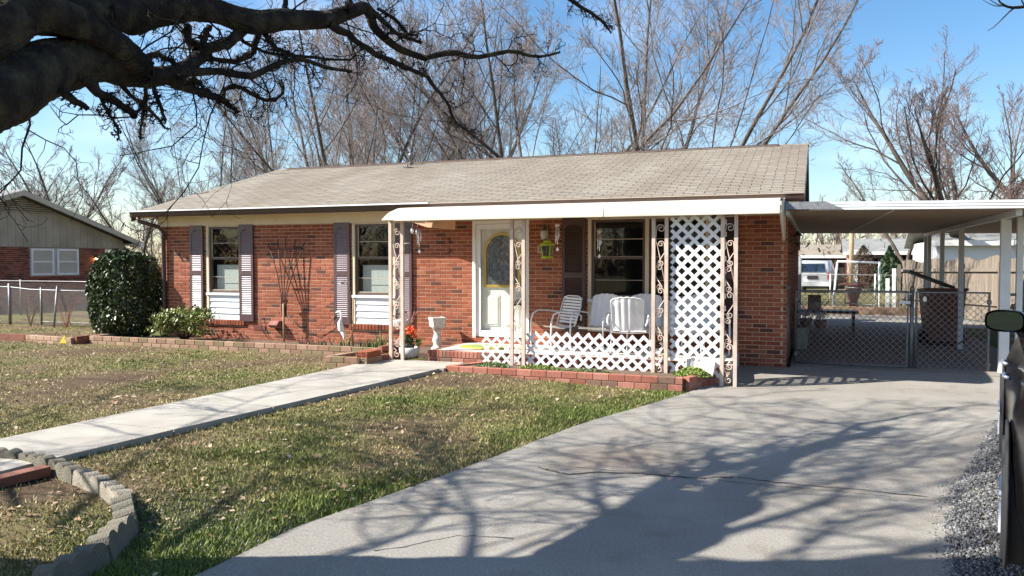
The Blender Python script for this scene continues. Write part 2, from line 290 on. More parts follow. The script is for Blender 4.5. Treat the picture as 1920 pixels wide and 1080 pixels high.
class MB:
    def __init__(s): s.v = []; s.f = []; s.sm = []
    def add(s, vs, fs, smooth=False):
        o = len(s.v); s.v += [tuple(v) for v in vs]; s.f += [tuple(i+o for i in f) for f in fs]; s.sm += [smooth]*len(fs); return s
    def box(s, x0, x1, y0, y1, z0, z1):
        return s.add([(x0, y0, z0), (x1, y0, z0), (x1, y1, z0), (x0, y1, z0), (x0, y0, z1), (x1, y0, z1), (x1, y1, z1), (x0, y1, z1)],
              [(3, 2, 1, 0), (4, 5, 6, 7), (0, 1, 5, 4), (1, 2, 6, 5), (2, 3, 7, 6), (3, 0, 4, 7)])
    def obox(s, p, ax, ay, az):          # centre and three half vectors
        p, ax, ay, az = map(Vector, (p, ax, ay, az))
        vs = [p+i*ax+j*ay+k*az for k in (-1, 1) for i, j in ((-1, -1), (1, -1), (1, 1), (-1, 1))]
        return s.add(vs, [(3, 2, 1, 0), (4, 5, 6, 7), (0, 1, 5, 4), (1, 2, 6, 5), (2, 3, 7, 6), (3, 0, 4, 7)])
    def bar(s, a, b, w, h, up=(0, 0, 1)):
        a, b = Vector(a), Vector(b); d = b-a; L = d.length; d.normalize(); u = Vector(up)
        if abs(d.dot(u)) > .98: u = Vector((1, 0, 0))
        x = d.cross(u).normalized(); y = x.cross(d)
        return s.obox((a+b)/2, x*w/2, d*L/2, y*h/2)
    def tube(s, pts, r, n=6, caps=True):
        pts = [Vector(p) for p in pts]; rs = r if isinstance(r, (list, tuple)) else [r]*len(pts)
        o = len(s.v); vs = []; prev = None
        for i, p in enumerate(pts):
            t = (pts[min(i+1, len(pts)-1)]-pts[max(i-1, 0)])
            t = t.normalized() if t.length > 1e-9 else Vector((0, 0, 1))
            if prev is None: a = Vector((0, 0, 1)) if abs(t.z) < .9 else Vector((1, 0, 0)); u = t.cross(a).normalized()
            else:
                u = prev-t*prev.dot(t); u = u.normalized() if u.length > 1e-6 else t.cross(Vector((0, 0, 1))).normalized()
            prev = u; v = t.cross(u)
            for k in range(n):
                an = 2*PI*k/n; vs.append(p+(u*math.cos(an)+v*math.sin(an))*rs[i])
        fs = [(i*n+k, i*n+(k+1) % n, (i+1)*n+(k+1) % n, (i+1)*n+k) for i in range(len(pts)-1) for k in range(n)]
        s.add(vs, fs, n > 4)
        if caps: s.add([], []); s.f += [tuple(o+k for k in reversed(range(n))), tuple(o+(len(pts)-1)*n+k for k in range(n))]; s.sm += [False, False]
        return s
    def lathe(s, prof, c=(0, 0, 0), n=16, smooth=True, sx=1, sy=1):
        vs = [(c[0]+r*sx*math.cos(2*PI*k/n), c[1]+r*sy*math.sin(2*PI*k/n), c[2]+z) for r, z in prof for k in range(n)]
        fs = [(i*n+k, i*n+(k+1) % n, (i+1)*n+(k+1) % n, (i+1)*n+k) for i in range(len(prof)-1) for k in range(n)]
        return s.add(vs, fs, smooth)
    def prism(s, pts, d):                # polygon (3-D points) pushed along d
        n = len(pts); pts = [Vector(p) for p in pts]; d = Vector(d)
        return s.add(pts+[p+d for p in pts], [tuple(reversed(range(n))), tuple(range(n, 2*n))]+[(i, (i+1) % n, n+(i+1) % n, n+i) for i in range(n)])
    def mesh(s, name, off=(0, 0, 0)):
        me = bpy.data.meshes.new(name); ox, oy, oz = off
        me.from_pydata([(x-ox, y-oy, z-oz) for x, y, z in s.v], [], s.f)
        me.polygons.foreach_set('use_smooth', s.sm); me.update(); return me
    def build(s, name, m, parent=None, world=True, **kw):
        off = wloc(parent) if (parent is not None and world) else (0, 0, 0)
        o = link(name, s.mesh(name, off), m, parent)
        if kw: tag(o, **kw)
        return o
def single(name, mb, m, base, label, cat, group=None):     # a thing that is one mesh, origin at its base
    o = link(name, mb.mesh(name, base), m, None, base); return tag(o, label, cat, group)
_unit = {}
def unitbox(key, bev=.0):
    if key not in _unit:
        b = MB()
        if bev:   # box with chamfered front edges (long side x, y out = -y)
            e = bev
            b.add([(-.5, .5, -.5), (.5, .5, -.5), (.5, .5, .5), (-.5, .5, .5), (-.5, -.5+e, -.5), (.5, -.5+e, -.5), (.5, -.5+e, .5), (-.5, -.5+e, .5),
                   (-.5+e*.4, -.5, -.5+e), (.5-e*.4, -.5, -.5+e), (.5-e*.4, -.5, .5-e), (-.5+e*.4, -.5, .5-e)],
                  [(0, 3, 2, 1), (0, 1, 5, 4), (1, 2, 6, 5), (2, 3, 7, 6), (3, 0, 4, 7), (4, 5, 9, 8), (5, 6, 10, 9), (6, 7, 11, 10), (7, 4, 8, 11), (8, 9, 10, 11)])
        else: b.box(-.5, .5, -.5, .5, -.5, .5)
        _unit[key] = b
    return _unit[key]
_um = {}
def pieces(name, items, m, parent, key='box', bev=0, limit=300, camera=Vector((0, 0, CH)), used=0, visible=None):
    """items: (centre, size(x,y,z), rotz, [tilt]) in world space. The ones nearest the camera become parts, the rest one joined part."""
    ub = unitbox(key, bev)
    mk = (key, m.name)
    if mk not in _um: _um[mk] = ub.mesh(name); _um[mk].materials.append(m)
    pl = wloc(parent)
    def score(it):
        d = (Vector(it[0])-camera).length
        v = 1 if visible is None else visible(it)
        return d/max(v, .01)/math.sqrt(it[1][0]*it[1][2]+1e-6)
    items = sorted(items, key=score)
    for it in items[:max(0, limit-used)]:
        o = bpy.data.objects.new(name, _um[mk]); col.objects.link(o); o.parent = parent
        o.location = Vector(it[0])-pl; o.scale = it[1]; o.rotation_euler = (it[3] if len(it) > 3 else 0, it[4] if len(it) > 4 else 0, it[2])
    rest = items[max(0, limit-used):]
    if rest:
        V = []; Fs = []
        base = np.array(ub.v)
        n = len(base)
        for k, it in enumerate(rest):
            mt = Matrix.Translation(Vector(it[0])-pl) @ Matrix.Rotation(it[2], 4, 'Z') @ Matrix.Rotation(it[4] if len(it) > 4 else 0, 4, 'Y') @ Matrix.Rotation(it[3] if len(it) > 3 else 0, 4, 'X') @ Matrix.Diagonal((*it[1], 1))
            A = np.array(mt); V.append(base @ A[:3, :3].T+A[:3, 3]); Fs += [tuple(i+k*n for i in f) for f in ub.f]
        me = bpy.data.meshes.new(name); me.from_pydata(np.concatenate(V).tolist(), [], Fs); me.update()
        nm = {'brick': 'brickwork', 'shingle': 'shingle_courses'}.get(name, name+'_remainder')
        o = link(nm, me, m, parent); o['kind'] = 'stuff'
    return items
def wall_bricks(x0, x1, z0, z1, openings, y, course=.0677, L=.203, J=.010, H=.057, depth=.05, axis='x', flip=1):
    out = []; k = 0; z = z0
    while z+H <= z1+.012:
        off = 0 if k % 2 else -(L+J)/2
        x = x0+off
        while x < x1:
            a, b = max(x, x0), min(x+L, x1)
            segs = [(a, b)]
            for (ox0, ox1, oz0, oz1) in openings:
                if z+H > oz0+.005 and z < oz1-.005:
                    ns = []
                    for (p, q) in segs:
                        if q <= ox0 or p >= ox1: ns.append((p, q))
                        else:
                            if p < ox0: ns.append((p, ox0))
                            if q > ox1: ns.append((ox1, q))
                    segs = ns
            for (p, q) in segs:
                if q-p > .03:
                    j = random.uniform(-.0015, .0015)
                    if axis == 'x': out.append(((( p+q)/2, y+depth/2+j, z+H/2), (q-p, depth, H), 0))
                    else: out.append(((y-depth/2+j, (p+q)/2, z+H/2), (q-p, depth, H), PI/2))
            x += L+J
        z += course; k += 1
    return out
def wall_cells(mb, x0, x1, z0, z1, openings, ya, yb, axis='x'):
    xs = sorted({x0, x1, *[o[0] for o in openings], *[o[1] for o in openings]}); zs = sorted({z0, z1, *[o[2] for o in openings], *[o[3] for o in openings]})
    for i in range(len(xs)-1):
        for j in range(len(zs)-1):
            cx, cz = (xs[i]+xs[i+1])/2, (zs[j]+zs[j+1])/2
            if not (z0 <= cz <= z1) or any(o[0] < cx < o[1] and o[2] < cz < o[3] for o in openings): continue
            if axis == 'x': mb.box(xs[i], xs[i+1], ya, yb, zs[j], zs[j+1])
            else: mb.box(ya, yb, xs[i], xs[i+1], zs[j], zs[j+1])
# ---------------------------------------------------------------- GROUND
LE = [(-3.6, -3), (-3.25, 1.5)] + [tuple(G(*p))[:2] for p in ((400, 1068), (560, 990), (750, 924), (925, 860), (1093, 795), (1200, 765), (1290, 738))] + [(-1.42, 11.3), (-1.40, 13.08)]
RE = [(.7, -3), (.72, 2.0)] + [tuple(G(*p))[:2] for p in ((1789, 1080), (1779, 993), (1789, 916), (1851, 820))] + [(2.25, 10.2), (2.95, 12.0), (3.0, 13.08)]
def edge(tab, y):
    ys = [p[1] for p in tab]; xs = [p[0] for p in tab]; return np.interp(y, ys, xs)
def drive_mask(x, y, m=0.0): return (x > edge(LE, y)-m) & (x < edge(RE, y)+m) & (y < 13.2)
WL = [(-7.1, -2), (-6.85, 5.0), (-6.66, 10.75)]; WR = [(-5.9, -2), (-5.76, 5.1), (-5.22, 10.7)]
def walk_mask(x, y, m=0.0): return (x > edge(WL, y)-m) & (x < edge(WR, y)+m) & (y < 11.6)
_w = [(RNG.uniform(0, 2*PI), RNG.uniform(0, 2*PI)) for _ in range(60)]
def fbm(x, y, f0=.5, octs=5, seed=0):
    v = np.zeros_like(np.asarray(x, float)); a = 1.0; tot = 0; f = f0; q = seed
    for o in range(octs):
        for j in range(5):
            th, ph = _w[(q) % 60]; q += 1
            v += a*np.sin((x*math.cos(th)+y*math.sin(th))*f*2*PI+ph+1.7*np.sin((y*math.cos(th)-x*math.sin(th))*f*3.1+ph*2))
        tot += a*2.2; a *= .62; f *= 2.03
    return v/tot
xs = np.unique(np.concatenate([np.linspace(-320, -30, 20), np.arange(-30, 8.01, .25), np.linspace(8, 320, 20)]))
ys = np.unique(np.concatenate([np.linspace(-60, -4, 8), np.arange(-4, 32.01, .25), np.linspace(32, 420, 26)]))
XX, YY = np.meshgrid(xs, ys); 
ZZ = gz(XX, YY)+np.where((np.abs(XX) < 40) & (YY < 32) & (YY > -4), .012*fbm(XX, YY, .8, 4), 0)
ZZ = np.where(drive_mask(XX, YY, .0) | ((XX > -1.6) & (XX < 3.2) & (YY > 12.9) & (YY < 27)), gz(XX, YY)-.06, ZZ)
ZZ = np.where(walk_mask(XX, YY, -.1), -.03, ZZ)
tone = .5+.55*fbm(XX, YY, .25, 5, 7)
de = edge(LE, YY)-XX
tone = np.where((de > 0) & (de < .7) & (YY < 11), tone+.35, tone)
tone = np.where((XX < -6.8), tone-.05, tone); tone = np.where(YY > 25, .55, tone)
nx, ny = len(xs), len(ys)
idx = np.arange(nx*ny).reshape(ny, nx)
Fq = np.stack([idx[:-1, :-1], idx[:-1, 1:], idx[1:, 1:], idx[1:, :-1]], -1).reshape(-1, 4)
tag(link('ground', mesh_np('ground', np.stack([XX, YY, ZZ], -1).reshape(-1, 3), Fq, True, tone.ravel()), M['ground']), kind='structure')
# driveway: slabs with an open joint between them
def strip(mb, y0, y1, top=.015, th=.10, n=10, tabL=LE, tabR=RE, cols=6):
    rows = np.linspace(y0, y1, n); vs = []; fs = []; W = cols+1
    for lay in (0, 1):
        for y in rows:
            a, b = edge(tabL, y), edge(tabR, y)
            for k in range(W):
                x = a+(b-a)*k/cols; vs.append((x, y, float(gz(x, y))+top-(th if lay else 0)))
    o = n*W
    for i in range(n-1):
        for k in range(cols): fs.append((i*W+k, i*W+k+1, (i+1)*W+k+1, (i+1)*W+k))
        fs.append((o+i*W, i*W, (i+1)*W, o+(i+1)*W)); fs.append((i*W+cols, o+i*W+cols, o+(i+1)*W+cols, (i+1)*W+cols))
    for k in range(cols):
        fs.append((o+k, o+k+1, k+1, k)); e = (n-1)*W; fs.append((e+k, e+k+1, o+e+k+1, o+e+k))
    mb.add(vs, fs)
root = tag(thing('driveway', None, None, (0, 5, 0)), kind='structure')
jy = G(1450, 914).y
for y0, y1 in ((-3, jy-.010), (jy+.010, 13.05)):
    mb = MB(); strip(mb, y0, y1, n=14); mb.build('slab', M['drive'], root)
def crack(px, wd=.008, seed=1):
    rr = random.Random(seed); P_ = [G(*p) for p in px]; pts = []
    for i in range(len(P_)-1):
        for k in range(9):
            p = P_[i].lerp(P_[i+1], k/9); pts.append((p.x+rr.uniform(-.012, .012), p.y+rr.uniform(-.016, .016)))
    mb = MB(); vs = []
    for i, (x, y) in enumerate(pts):
        x2, y2 = pts[min(i+1, len(pts)-1)]; x0, y0 = pts[max(i-1, 0)]; dx, dy = x2-x0, y2-y0; L = math.hypot(dx, dy)+1e-6; w_ = wd*rr.uniform(.3, 1.2); z = float(gz(x, y))+.019
        vs += [(x-dy/L*w_, y+dx/L*w_, z), (x+dy/L*w_, y-dx/L*w_, z)]
    mb.add(vs, [(2*i, 2*i+1, 2*i+3, 2*i+2) for i in range(len(pts)-1)]); mb.build('crack', M['crackdirt'], root)
crack([(1010, 880), (1060, 893), (1130, 889), (1210, 893), (1300, 900), (1385, 898)], .016, 3)
crack([(1385, 898), (1450, 908), (1600, 921), (1760, 938)], .010, 4)
crack([(1180, 842), (1240, 832), (1330, 836)], .006, 5); crack([(700, 1040), (860, 1010), (980, 1015)], .005, 8)
# carport / patio slab, with the joint at the wall line
mb = MB(); mb.box(-.36, 3.2, 13.09, 22.4, -.10, .012)
cf = link('carport_floor', mb.mesh('carport_floor'), M['drive']); tag(cf, kind='structure')
mb = MB(); mb.box(-2.5, 6.5, 22.41, 26.6, -.10, .010)
tag(link('patio', mb.mesh('patio'), M['drive']), kind='structure')
# walkway slabs
root = tag(thing('walkway', None, None, (-6.2, 5, 0)), kind='structure')
y = -2.0
while y < 10.7:
    y1 = min(y+1.32, 10.72); mb = MB()
    strip(mb, y, y1-.014, top=.055, th=.14, n=2, tabL=WL, tabR=WR, cols=1); mb.build('slab', M['concrete'], root); y += 1.32
mb = MB(); mb.prism([(-6.70, 10.72, .055), (-5.16, 10.72, .055), (-5.16, 11.48, .055), (-6.75, 11.48, .055)], (0, 0, -.14)); mb.build('slab', M['concrete'], root)
# ---------------------------------------------------------------- GRASS, LITTER, GRAVEL
def on_lawn(x, y):
    ok = ~drive_mask(x, y, .0) & ~walk_mask(x, y, .02)
    ok &= ~((x > -14.2) & (x < -6.62) & (y > 11.75)) & ~((x > -7.3) & (x < -6.6) & (y > 10.5)) & ~((x > -5.22) & (x < -1.35) & (y > 10.78)) & ~((x > -6.8) & (y > 10.7) & (x < -5.1)) & ~((y > 13.1) & (x > -12.9) & (x < 3.3))
    return ok & (x < np.maximum(edge(RE, y), -1.2)-.0)
def samp(n, near):
    # area sampled so that density falls with distance
    r = near*np.exp(RNG.uniform(0, 1, n)*math.log(30/near)); a = RNG.uniform(-.66, .66, n)
    x = r*(np.sin(a)*_c-np.cos(a)*_s); y = r*(np.cos(a)*_c+np.sin(a)*_s)
    return x, y
x, y = samp(430000, 3.6)
k = on_lawn(x, y) & (y < 16.5)
x, y = x[k], y[k]
t = .5+.55*fbm(x, y, .25, 5, 7); de = edge(LE, y)-x; near_edge = (de > 0) & (de < .45+.2*fbm(x, y, 1, 3)) & (y < 11.5)
left = x < -6.85
bare = fbm(x, y, .45, 4, 20)
bare_patch = (x < -2.6) & (y < 4.6)
keep = (near_edge & (RNG.uniform(0, 1, len(x)) < .8)) | (RNG.uniform(0, 1, len(x)) < np.clip(.62+1.1*(t-.45)+.3*bare-.10*bare_patch, .06, 1))
x, y, t, near_edge, left = x[keep], y[keep], t[keep], near_edge[keep], left[keep]
n = len(x); h = RNG.uniform(.010, .034, n)*(1+near_edge*.35)*np.where(left, .8, 1); wd = RNG.uniform(.0022, .0045, n)*(1+np.hypot(x, y)/9)
az = RNG.uniform(0, 2*PI, n); lean = RNG.uniform(.1, 1.1, n)*h; la = RNG.uniform(0, 2*PI, n)
gzv = gz(x, y)+.003
p0 = np.stack([x-np.cos(az)*wd, y-np.sin(az)*wd, gzv], -1); p1 = np.stack([x+np.cos(az)*wd, y+np.sin(az)*wd, gzv], -1); p2 = np.stack([x+np.cos(la)*lean, y+np.sin(la)*lean, gzv+h], -1)
V = np.stack([p0, p1, p2], 1).reshape(-1, 3); Fc = np.arange(3*n).reshape(-1, 3)
tn = np.clip(.40+.95*(t-.45)+RNG.normal(0, .20, n)+near_edge*.24-left*.20, 0, 1)
tag(link('grass', mesh_np('grass', V, Fc, False, np.repeat(tn, 3)), M['grass']), 'thin winter lawn of straw and green blades', 'grass', kind='stuff')
# dead leaves
def leaves_np(x, y, z, size, tilt=.5, tone=None, elong=1.6):
    n = len(x); az = RNG.uniform(0, 2*PI, n); L = size*elong/2; W = size/2
    ux, uy = np.cos(az), np.sin(az); ti = RNG.normal(0, tilt, n); rl = RNG.normal(0, tilt, n); fold = RNG.uniform(.1, .5, n)*W
    c = np.stack([x, y, z], -1); u = np.stack([ux, uy, ti], -1); v = np.stack([-uy, ux, rl], -1)
    up = np.zeros((n, 3)); up[:, 2] = fold
    a = c-u*L[:, None]; b = c+u*L[:, None]; l = c+v*W[:, None]+up; r = c-v*W[:, None]+up
    V = np.stack([a, l, b, r], 1).reshape(-1, 3); i = np.arange(n)*4
    Fc = np.stack([np.stack([i, i+2, i+1], -1), np.stack([i, i+3, i+2], -1)], 1).reshape(-1, 3)
    return V, Fc, np.repeat(tone if tone is not None else RNG.uniform(0, 1, n), 4)
x, y = samp(8500, 3.8); k = on_lawn(x, y) & (y < 14) & (RNG.uniform(0, 1, len(x)) < .55+.5*fbm(x, y, .5, 3, 33)); x, y = x[k], y[k]
sz = RNG.uniform(.010, .034, len(x))*(1+.03*np.hypot(x, y)); big = RNG.uniform(0, 1, len(x)) < .05; sz = np.where(big, sz*1.8, sz)
V, Fc, tn = leaves_np(x, y, gz(x, y)+.016, sz, .3)
tag(link('leaf_litter', mesh_np('leaf_litter', V, Fc, False, tn), M['litter']), 'scattered dead tan leaves lying on the lawn', 'leaves', kind='stuff')
def pebbles(name, x, y, r, z0, label):
    n = len(x); dirs = np.array([(1, 0, 0), (0, 1, 0), (-1, 0, 0), (0, -1, 0), (0, 0, .8), (0, 0, -.8)], float)
    V = (dirs[None]*RNG.uniform(.6, 1.25, (n, 6, 1))*r[:, None, None]); an = RNG.uniform(0, 2*PI, n)
    X = V[..., 0]*np.cos(an)[:, None]-V[..., 1]*np.sin(an)[:, None]; Y = V[..., 0]*np.sin(an)[:, None]+V[..., 1]*np.cos(an)[:, None]
    V = np.stack([X+x[:, None], Y+y[:, None], V[..., 2]+z0[:, None]], -1).reshape(-1, 3)
    f = np.array([(0, 1, 4), (1, 2, 4), (2, 3, 4), (3, 0, 4), (1, 0, 5), (2, 1, 5), (3, 2, 5), (0, 3, 5)])
    Fc = (f[None]+np.arange(n)[:, None, None]*6).reshape(-1, 3)
    return tag(link(name, mesh_np(name, V, Fc, False, np.repeat(RNG.uniform(0, 1, n)**1.3, 6)), M['pebble']), label, 'gravel', kind='stuff')
n = 30000; y = RNG.uniform(1.5, 10.5, n); x = edge(RE, y)+RNG.exponential(.45, n)-.03-RNG.uniform(0, .10, n)*(RNG.uniform(0, 1, n) < .3)
pebbles('gravel', x, y, RNG.uniform(.006, .017, n), gz(x, y)+.012, 'grey crushed stone verge beside the driveway')
n = 5000; c = G(330, 985); x = c.x+RNG.normal(0, .55, n)+.2; y = c.y+RNG.normal(0, .38, n); k = on_lawn(x, y); x, y = x[k], y[k]
pebbles('lawn_gravel', x, y, RNG.uniform(.003, .010, len(x)), gz(x, y)+.004, 'loose small stones strewn in the bare lawn patch')
# ---------------------------------------------------------------- THE HOUSE
WX0, WX1, WY, WB = -12.85, -.42, 13.1, 21.9
house = thing('brick_house', 'low red brick house with tan shingle roof and white front door', 'house', (-6.6, WY, 0))
WIN = [(-11.66, -10.78, .47, 2.37), (-8.21, -7.28, .47, 2.37), (-3.60, -1.60, .47, 2.37)]
DOOR = (-5.73, -4.66, .0, 2.37)
OPS = WIN+[DOOR]
fwall = MB(); wall_cells(fwall, WX0, WX1, -.12, 2.40, OPS, WY+.005, WY+.20)
fw_ = fwall.build('front_wall', M['mortar'], house)
ops2 = [(a-.0, b+.0, c-.10 if c > .1 else c, d) for a, b, c, d in OPS]
b_items = wall_bricks(WX0, WX1-.055, .0, 2.39, ops2, WY)
def vis(it):
    X, Z = it[0][0], it[0][2]
    v = 1
    if X > -1.3: v = 1.4
    if -5.2 < X < -1.3: v = .45
    if Z > 1.7: v *= .95
    return v
pieces('brick', b_items, M['brick'], fw_, 'brick', .05, 300, visible=vis)
mb = MB(); wall_cells(mb, WY+.2, WB, -.12, 2.40, [], WX1-.2, WX1-.011, axis='y'); mb.box(WX0, WX0+.2, WY+.2, WB, -.12, 2.40); mb.box(WX0+.2, WX1-.2, WB-.2, WB, -.12, 2.4)
sw_ = mb.build('side_wall', M['mortar'], house)
# gable-end bricks (seen edge-on at the right corner) and the quoin end of each second course
sb = wall_bricks(WY, WB, .0, 2.39, [], WX1, axis='y')
mb = MB()
for c, sz, rz in sb: mb.box(c[0]-.025, c[0]+.025, c[1]-sz[0]/2, c[1]+sz[0]/2, c[2]-sz[2]/2, c[2]+sz[2]/2)
mb.build('brickwork', M['brick'], sw_, kind='stuff')
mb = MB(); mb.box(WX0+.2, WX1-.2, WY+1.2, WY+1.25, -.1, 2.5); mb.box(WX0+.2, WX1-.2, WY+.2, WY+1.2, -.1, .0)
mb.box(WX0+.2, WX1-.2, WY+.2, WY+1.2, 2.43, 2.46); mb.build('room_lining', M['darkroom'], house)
# frieze, soffit, eave
EY, EZ, RY, RZ = 12.665, 2.665, 17.5, 4.06; RX0, RX1 = -13.18, -.19
mb = MB(); mb.box(WX0-.06, WX1+.03, WY-.03, WY-.005, 2.375, 2.56); mb.build('frieze_board', M['cream'], house)
mb = MB(); mb.box(RX0+.03, RX1-.03, EY+.04, WY-.03, 2.545, 2.56); mb.build('soffit', M['cream'], house)
# roof
roofp = thing('roof', None, None, (0, 0, 0)); roofp.parent = house; roofp.location = -house.location
m = (RZ-EZ)/(RY-EY)
mb = MB()
mb.prism([(RX0, EY, EZ-.03), (RX0, RY, RZ-.03), (RX0, 2*RY-EY, EZ-.03), (RX0, 2*RY-EY, EZ-.13), (RX0, RY, RZ-.16), (RX0, EY, EZ-.11)], (RX1-RX0, 0, 0))
roofm = mb.mesh('roof'); bpy.data.objects.remove(roofp)
roof = link('roof', roofm, M['felt'], house, -house.location)
for xa in (RX0-.02, RX1-.005):     # rake boards
    b = MB(); b.prism([(xa, EY-.02, EZ-.02), (xa, RY, RZ-.02), (xa, 2*RY-EY, EZ-.02), (xa, 2*RY-EY, EZ-.20), (xa, RY, RZ-.20), (xa, EY-.02, EZ-.20)], (.025, 0, 0)); b.build('rake_board', M['brown'], roof)
for xa in (WX0+.02, WX1-.04): b = MB(); b.prism([(xa, WY, 2.4), (xa, WY, EZ+.0), (xa, RY, RZ-.17), (xa, WB, EZ+.0), (xa, WB, 2.4)], (.02, 0, 0)); b.build('gable_infill', M['cream'], house)
items = []; exp = .135; tabw = .33; sl = math.atan(m); L = math.hypot(RY-EY, RZ-EZ); nrow = int(L/exp)
for r in range(nrow):
    u = (r+.5)*exp+.004; x = RX0-.01-(r % 2)*tabw/2-(r % 3)*.006
    while x < RX1:
        a, b_ = max(x, RX0-.012), min(x+tabw-.014, RX1+.016)
        if b_-a > .03:
            yy = EY-.02+u*math.cos(sl); zz = EZ-.022+u*math.sin(sl)
            items.append((((a+b_)/2, yy, zz+random.uniform(-.0015, .0015)), (b_-a, exp-.008, .016), 0, sl-.04))
        x += tabw
pieces('shingle', items, M['shingle'], roof, 'shingle', 0, 300)
mb = MB(); n = 44
mb.box(RX0+.35, RX1-.55, RY-.13, RY+.13, RZ-.055, RZ-.002); mb.build('ridge_vent', M['ridge_dark'], roof)
items = []
for k in range(n):
    xa = RX0+(RX1-RX0)*k/n; xb = RX0+(RX1-RX0)*(k+1)/n+.03
    on = RX0+.3 < xa < RX1-.6
    items.append((((xa+xb)/2, RY-.07, RZ-(.014 if on else .03)), (xb-xa, .16, .012), 0, sl, -.02)); items.append((((xa+xb)/2, RY+.07, RZ-(.014 if on else .03)), (xb-xa, .16, .012), 0, -sl, -.02))
pieces('ridge_cap', items, M['shingle'], roof)
mb = MB(); vx = at(783, 297, Y=RY).x
mb.lathe([(.04, -.1), (.04, .20), (.06, .205), (.065, .25), (.03, .28), (0, .29)], (vx, RY-.35, RZ-.1), 10); mb.build('vent_pipe', M['galv'], roof)
mb = MB(); p = Vector((vx+.12, RY-.75, RZ-.22)); mb.tube([p, p+Vector((.02, 0, .12)), p+Vector((.18, 0, .10))], .012, 5); mb.tube([p+Vector((-.1, 0, .02)), p+Vector((.16, 0, .0))], .012, 5); mb.build('aerial_bracket', M['blackmetal'], roof)
# gutter (open K profile) and pale drip edge on the left part
mb = MB(); prof = [(0, 0), (-.075, 0), (-.09, .03), (-.10, .075), (-.115, .10), (-.108, .105), (-.08, .03), (-.07, .012), (-.008, .012), (-.008, .11), (0, .11)]
mb.prism([(RX0-.01, EY+.04+a, 2.553+b) for a, b in prof], (RX1-RX0+.02, 0, 0))
gut = mb.build('gutter', M['brown'], house)
mb = MB(); mb.bar((RX0-.01, EY-.068, 2.668), (-6.35, EY-.068, 2.668), .055, .022); mb.build('drip_edge', M['bluewhite'], gut)
mb = MB(); mb.bar((-6.34, EY-.066, 2.662), (RX1, EY-.066, 2.662), .02, .012); mb.build('gutter_lip', M['sash_tan'], gut)
# downspout at the left corner
mb = MB(); X = -12.73; pts = [(X-.30, EY, 2.55), (X-.28, EY+.02, 2.47), (X-.05, WY-.14, 2.36), (X, WY-.06, 2.26), (X, WY-.055, .15), (X, WY-.2, .04)]
mb.tube(pts, .042, 8); mb.build('downspout', M['brown'], house)
# window sills of rowlock bricks
for i, (a, b_, c, d) in enumerate(WIN):
    s_ = MB(); s_.box(a-.06, b_+.06, WY+.0115, WY+.15, c-.105, c-.001); sill = s_.build('brick_sill', M['mortar'], house)
    n = int((b_-a+.14)/.0677); st = (b_-a+.14)/n; items = []
    for k in range(n): items.append(((a-.07+(k+.5)*st, WY+.03, c-.055), (.057, .14, .095), 0, .06))
    pieces('brick', items, M['brick'], sill, 'brick', .05)
def window(x0, x1, z0, z1, sashes, blinds):
    """vertical slider with storm sash over a clapboard panel; y is the wall face"""
    wroot = MB(); y = WY
    zs = 1.00
    wroot.box(x0, x0+.055, y-.012, y+.12, z0, z1); wroot.box(x1-.055, x1, y-.012, y+.12, z0, z1); wroot.box(x0+.055, x1-.055, y+.004, y+.12, z1-.02, z1)
    ww = (x1-x0-.11+.06)/sashes-.06
    for q in range(1, sashes):
        xm = x0+.055+q*ww+(q-1)*.06; wroot.box(xm, xm+.06, y-.01, y+.12, z0, z1-.02)
    wo = wroot.build('window', M['cream'], house)
    s_ = MB(); s_.box(x0-.0, x1+.0, y-.035, y+.12, zs-.035, zs+.012); s_.build('sill_board', M['bluewhite'], wo)
    for q in range(sashes):
        a = x0+.055+q*(ww+.06); b = a+ww
        f = MB(); t = .045
        f.box(a, a+t, y+.02, y+.09, zs+.012, z1-.02); f.box(b-t, b, y+.02, y+.09, zs+.012, z1-.02); f.box(a+t, b-t, y+.02, y+.09, z1-.065, z1-.02); f.box(a+t, b-t, y+.02, y+.09, zs+.012, zs+.06)
        zm = (zs+z1)/2+.03
        f.box(a+t, b-t, y+.028, y+.085, zm-.03, zm+.012)
        f.build('frame', M['sash'], wo)
        g = MB(); g.box(a+t, b-t, y+.035, y+.05, zm+.012, zm+.020); g.box(a+t, b-t, y+.035, y+.05, zm+.30, zm+.312); g.box(a+t, b-t, y+.03, y+.05, zs+.06, zs+.078); g.box(a+t, b-t, y+.05, y+.055, zs+.33, zs+.34)
        g.box(a+t, a+t+.018, y+.03, y+.05, zm+.02, z1-.065)
        g.build('muntin', M['sash_tan'], wo)
        g = MB(); g.add([(a+t, y+.06, zs+.06), (b-t, y+.06, zs+.06), (b-t, y+.06, z1-.065), (a+t, y+.06, z1-.065)], [(0, 1, 2, 3)]); g.build('pane', M['glass'], wo)
        if blinds:
            g = MB(); g.box(a+t+.05, b-.002, y+.13, y+.14, zs+.03, zs+.58); g.build('blind', M['curtain'], wo)
    # clapboards below the sill
    n = 4; hh = (zs-.035-z0)/n
    for q in range(n):
        g = MB(); za = z0+q*hh; zb = za+hh
        g.prism([(x0+.055, y+.06, za), (x0+.055, y-.004, za), (x0+.055, y+.016, zb+.0), (x0+.055, y+.06, zb)], (x1-x0-.11, 0, 0)); g.build('clapboard', M['bluewhite'], wo)
    return wo
window(*WIN[0], 1, True); window(*WIN[1], 1, True); window(*WIN[2], 2, False)
